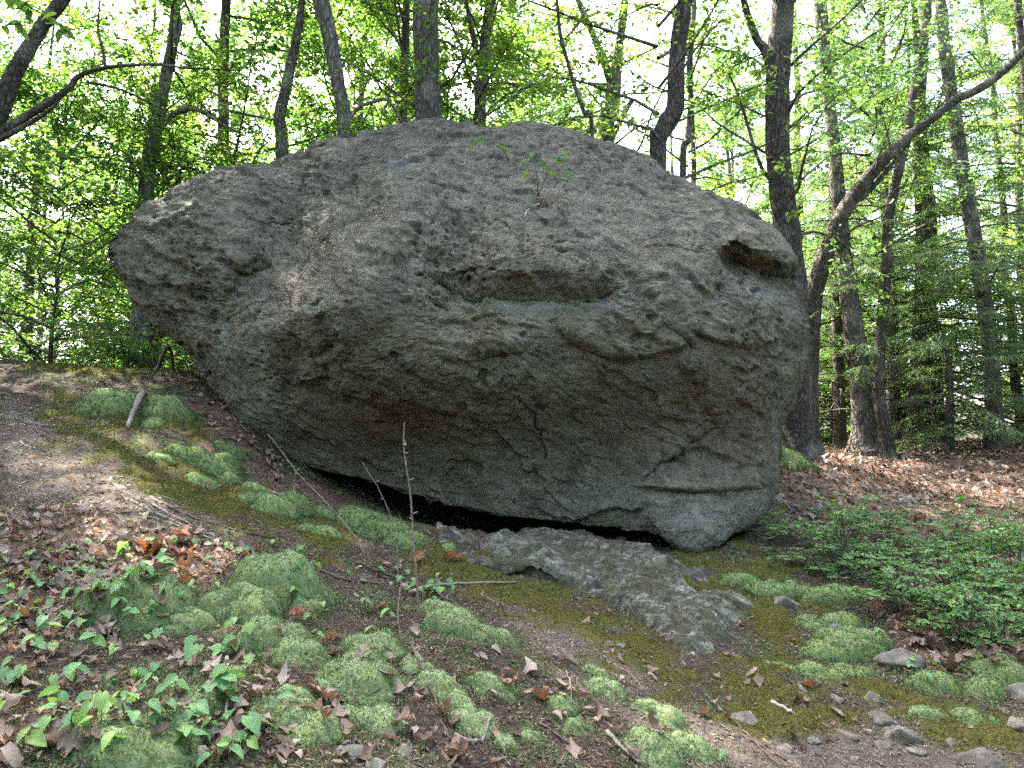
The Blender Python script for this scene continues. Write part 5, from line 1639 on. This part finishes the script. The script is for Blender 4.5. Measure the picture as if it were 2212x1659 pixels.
for n, poly, sc in [(84, [(0, 1180), (250, 1190), (420, 1200), (430, 1330), (300, 1370), (0, 1400)], .95), (26, [(230, 1170), (520, 1165), (690, 1195), (680, 1235), (500, 1240), (280, 1230)], .95),
                    (78, [(0, 1400), (330, 1390), (520, 1420), (580, 1659), (0, 1659)], 1.02), (22, [(720, 1215), (840, 1225), (1010, 1275), (990, 1305), (850, 1290), (740, 1260)], .95), (16, [(430, 1260), (700, 1290), (720, 1659), (520, 1659)], .95),
                    (5, [(780, 1310), (900, 1320), (860, 1380), (780, 1370)], .9), (6, [(1810, 1400), (2050, 1380), (2040, 1500), (1830, 1480)], .9)]:
    for _ in range(n):
        x, y = rnd_in(poly); lily(x, y, sc * random.uniform(.8, 1.25))
for px, py in [(100, 1600), (150, 1630), (215, 1610), (60, 1645), (240, 1655)]:
    lily(px, py, 1.15, 3, 'large broad-leaved lily plant in the corner clump of the bank', 'broad-leaved lily clump')
lily(1570, 1655, 1.3, 1, 'lone serrated green leaf at the bottom edge of the path', None)


# ------------------------------------------------------------------ low shrubs on the right
def shrub_proto(seed):
    r = g_(seed)
    tw = MB(); LP, LD, LN, LL, LV = [], [], [], [], []
    for i in range(9):
        az = i * 2.4 + r.uniform(-.5, .5); lean = r.uniform(.15, .9)
        d = np.array([math.cos(az) * lean, math.sin(az) * lean, 1.0]); L = r.uniform(.22, .55)
        P = np.array([np.zeros(3) + r.normal(0, .03, 3) * [1, 1, 0], unit(d) * L * .5 + r.normal(0, .02, 3), unit(d + np.array([d[0], d[1], -.3])) * L + r.normal(0, .02, 3)])
        Q = spline(P, 6); tw.add(*tube(Q, np.linspace(.004, .002, 6), 4, cap=False))
        for b in range(6):
            t = r.uniform(.45, 1) * 4.99; a = int(t); p = Q[a] + (Q[a + 1] - Q[a]) * (t - a)
            sa = r.uniform(0, 6.28); sd = unit(np.array([math.cos(sa), math.sin(sa), r.uniform(-.05, .35)])); sl = r.uniform(.07, .17)
            tw.add(*tube(np.array([p, p + sd * sl]), [.002, .001], 3, cap=False))
            nl = 7; k = (np.arange(nl) + .6) / nl
            nn = unit(np.array([r.normal(0, .2), r.normal(0, .2), 1])); side = unit(np.cross(nn, sd)); sg = np.where(np.arange(nl) % 2, 1, -1)[:, None]
            LP.append(p + sd * (sl * k[:, None])); LD.append(sd * .6 + side * sg * .9 + r.normal(0, .2, (nl, 3))); LN.append(nn + r.normal(0, .3, (nl, 3)))
            LL.append(r.uniform(.026, .052, nl)); LV.append(np.clip(r.beta(2, 2) * .6 + r.uniform(0, .4, nl), 0, 1))
    P, D, N, L, V = [np.concatenate(z) for z in (LP, LD, LN, LL, LV)]
    v, F = leafgeo(P, D, N, L, L * .55)
    return tw.mesh('stems'), mesh_np('foliage', v, [F], False, {'v': np.repeat(V, 6)})


SH = [shrub_proto(800 + i) for i in range(5)]
for i, (px, py, sc) in enumerate([(1660, 1165, .6), (1700, 1185, .8), (1755, 1205, .9), (1720, 1225, .7), (1800, 1190, .9), (1830, 1235, 1), (1790, 1250, .8), (1870, 1215, 1), (1905, 1250, 1), (1880, 1285, .9), (1950, 1225, 1.0), (1980, 1270, 1.05), (2030, 1235, 1.0), (2060, 1280, 1.05), (2100, 1230, 1.1),
                                 (2140, 1275, 1.1), (2190, 1240, 1.1), (2210, 1290, 1.1), (1950, 1320, 1), (2000, 1345, 1), (2050, 1340, 1), (2110, 1330, 1), (2160, 1350, 1), (2215, 1345, 1), (2090, 1395, .95), (2150, 1405, .95), (2040, 1390, .8), (2215, 1400, .9), (1840, 1140, .9), (2000, 1175, .9), (2080, 1180, .9), (2160, 1190, 1), (1915, 1180, .9), (2215, 1185, 1)]):
    if i % 9 == 2: continue
    c = hit(px + random.uniform(-14, 14), py + random.uniform(-8, 8))
    o = empty('low_shrub', (c[0], c[1], c[2]))
    rz = random.uniform(0, 6.28); tm, lm = SH[i % 5]; hs = random.uniform(.6, 1.3)
    for nm, me, mt in (('stems', tm, M['twig']), ('foliage', lm, M['shrub'])):
        ch = obj(nm, me, mt, o); ch.rotation_euler = (0, 0, rz); ch.scale = (sc, sc, sc * hs)
    tag(o, 'knee-high green leafy huckleberry shrub at the edge of the leaf litter', 'shrub', 'low shrubs by the clearing')


def leafy_twig(px, depth, n, size, label, spread=26):
    """a near twig with leaves large enough to tell apart"""
    P = np.array([at(x, y, depth) for x, y in px]); m = 6 * len(P); Q = spline(P, m)
    o = empty('leafy_twig', tuple(P[0]))
    mb = MB(); mb.add(*tube(Q - P[0], np.linspace(.007, .002, m), 5)); obj('stem', mb.mesh('stem'), M['twig'], o)
    for i in range(n):
        k = random.randrange(m // 3, m)
        lf = obj('leaf', random.choice(LILY), None, o)
        lf.location = tuple(Q[k] - P[0] + RNG.normal(0, .02, 3))
        s_ = size * random.uniform(.7, 1.2)
        lf.scale = (s_, s_ * .72, s_); lf.rotation_euler = (random.gauss(0, .4), random.uniform(.1, .9), random.uniform(0, 6.28))
        lf.material_slots[0].link = 'OBJECT'; lf.material_slots[0].material = M['leaf_y'] if 'yellow' in label else M['leaf']
    tag(o, label, 'branch')


# ------------------------------------------------------------------ on the boulder
def seedling(px, py, stems, label):
    b, nrm = on_boulder(px, py)
    o = empty('seedling', tuple(b))
    for pts, leaves in stems:
        P = [b - b] + [at(q[0], q[1], b[1] - .05 - .02 * i) - b for i, q in enumerate(pts)]
        n = 4 * len(P); Q = spline(np.array(P), n)
        mb = MB(); mb.add(*tube(Q, np.linspace(.006, .0025, n), 5))
        obj('stem', mb.mesh('stem'), M['twig'], o)
        for lx, ly, s, a in leaves:
            lf = obj('leaf', random.choice(LILY), None, o)
            lf.location = tuple(at(lx, ly, b[1] - .12) - b)
            lf.rotation_euler = (random.gauss(0, .4), random.uniform(0, .5), a)
            lf.scale = (s * .75, s * .5, s * .75)
            lf.material_slots[0].link = 'OBJECT'; lf.material_slots[0].material = M['leaf']
    tag(o, label, 'seedling')


seedling(1162, 425, [([(1160, 390), (1155, 350)], [(1140, 345, .14, 2.6), (1140, 372, .12, 2.2), (1165, 348, .13, .4), (1150, 330, .10, 1.8), (1185, 370, .12, .3)]),
                     ([(1185, 370), (1210, 340)], [(1195, 345, .13, .2), (1212, 328, .14, .5), (1205, 345, .13, -.3), (1228, 322, .1, .6), (1210, 385, .12, .0), (1222, 375, .1, .3)])], 'leafy seedling growing from a crack high on the boulder')
seedling(1098, 345, [([(1085, 322), (1062, 306)], [(1070, 312, .13, .3), (1045, 302, .12, 2.8), (1085, 318, .14, -.3), (1030, 308, .1, 3.1), (1092, 330, .13, -.9), (1060, 325, .1, -2)])], 'drooping leafy sprig lying over the boulder\'s upper face')


def boulder_stick(px, w_, label, mat):
    P = np.array([on_boulder(x, y)[0] - .012 * unit(on_boulder(x, y)[0] - CAM) for x, y in px])
    n = 5 * len(P); Q = spline(P, n)
    k = S / FPX * 6.6 / 2
    mb = MB(); mb.add(*tube(Q - P[0], np.linspace(w_, w_ * .5, n) * k, 6, .15))
    tag(obj('twig', mb.mesh('twig'), M[mat], None, tuple(P[0])), label, 'twig')


boulder_stick([(832, 377), (880, 384), (950, 398)], 4, 'thin dark twig lying on the boulder near its ridge', 'twig')
boulder_stick([(1165, 440), (1142, 452), (1132, 470)], 4, 'short pale twig on the boulder below the seedling', 'twig_pale')
boulder_stick([(1205, 445), (1225, 470), (1248, 500)], 3, 'thin dark twig trailing down from the seedling\'s crack', 'twig')
for px, py, s in ((1178, 440, .12), (1198, 444, .11)):
    p, nrm = on_boulder(px, py)
    o = dead_leaf(0, 0, s, 'dark red dead leaf caught under the seedling on the boulder', 'red leaves on the boulder', 'dead_o', 0, .2, p)
    o.rotation_euler = (Vector((0, 0, 1)).rotation_difference(Vector(nrm))).to_euler()

leafy_twig([(-80, -60), (20, -10), (90, 30), (150, 70)], 4.2, 22, .085, 'nearest drooping leafy twig tip in front of the dark leaning tree')
leafy_twig([(-60, 40), (0, 50), (60, 55)], 4.4, 9, .08, 'second drooping leafy twig by the dark leaning trunk')
leafy_twig([(1690, 450), (1672, 440), (1645, 455), (1625, 470)], 8.6, 9, .10, 'yellow-green leafy sprig in front of the stout dark trunk')
leafy_twig([(1700, 125), (1675, 140), (1650, 150), (1630, 160)], 8.7, 9, .10, 'yellow-green sprig below the stout trunk\'s fork')
leafy_twig([(1740, 430), (1715, 455), (1690, 462)], 8.7, 7, .09, 'small yellow-green sprig at the stout trunk\'s right flank')
leafy_twig([(960, 105), (935, 120), (900, 135), (880, 140)], 9.6, 8, .10, 'yellow-green sprig across the thickest oak trunk')
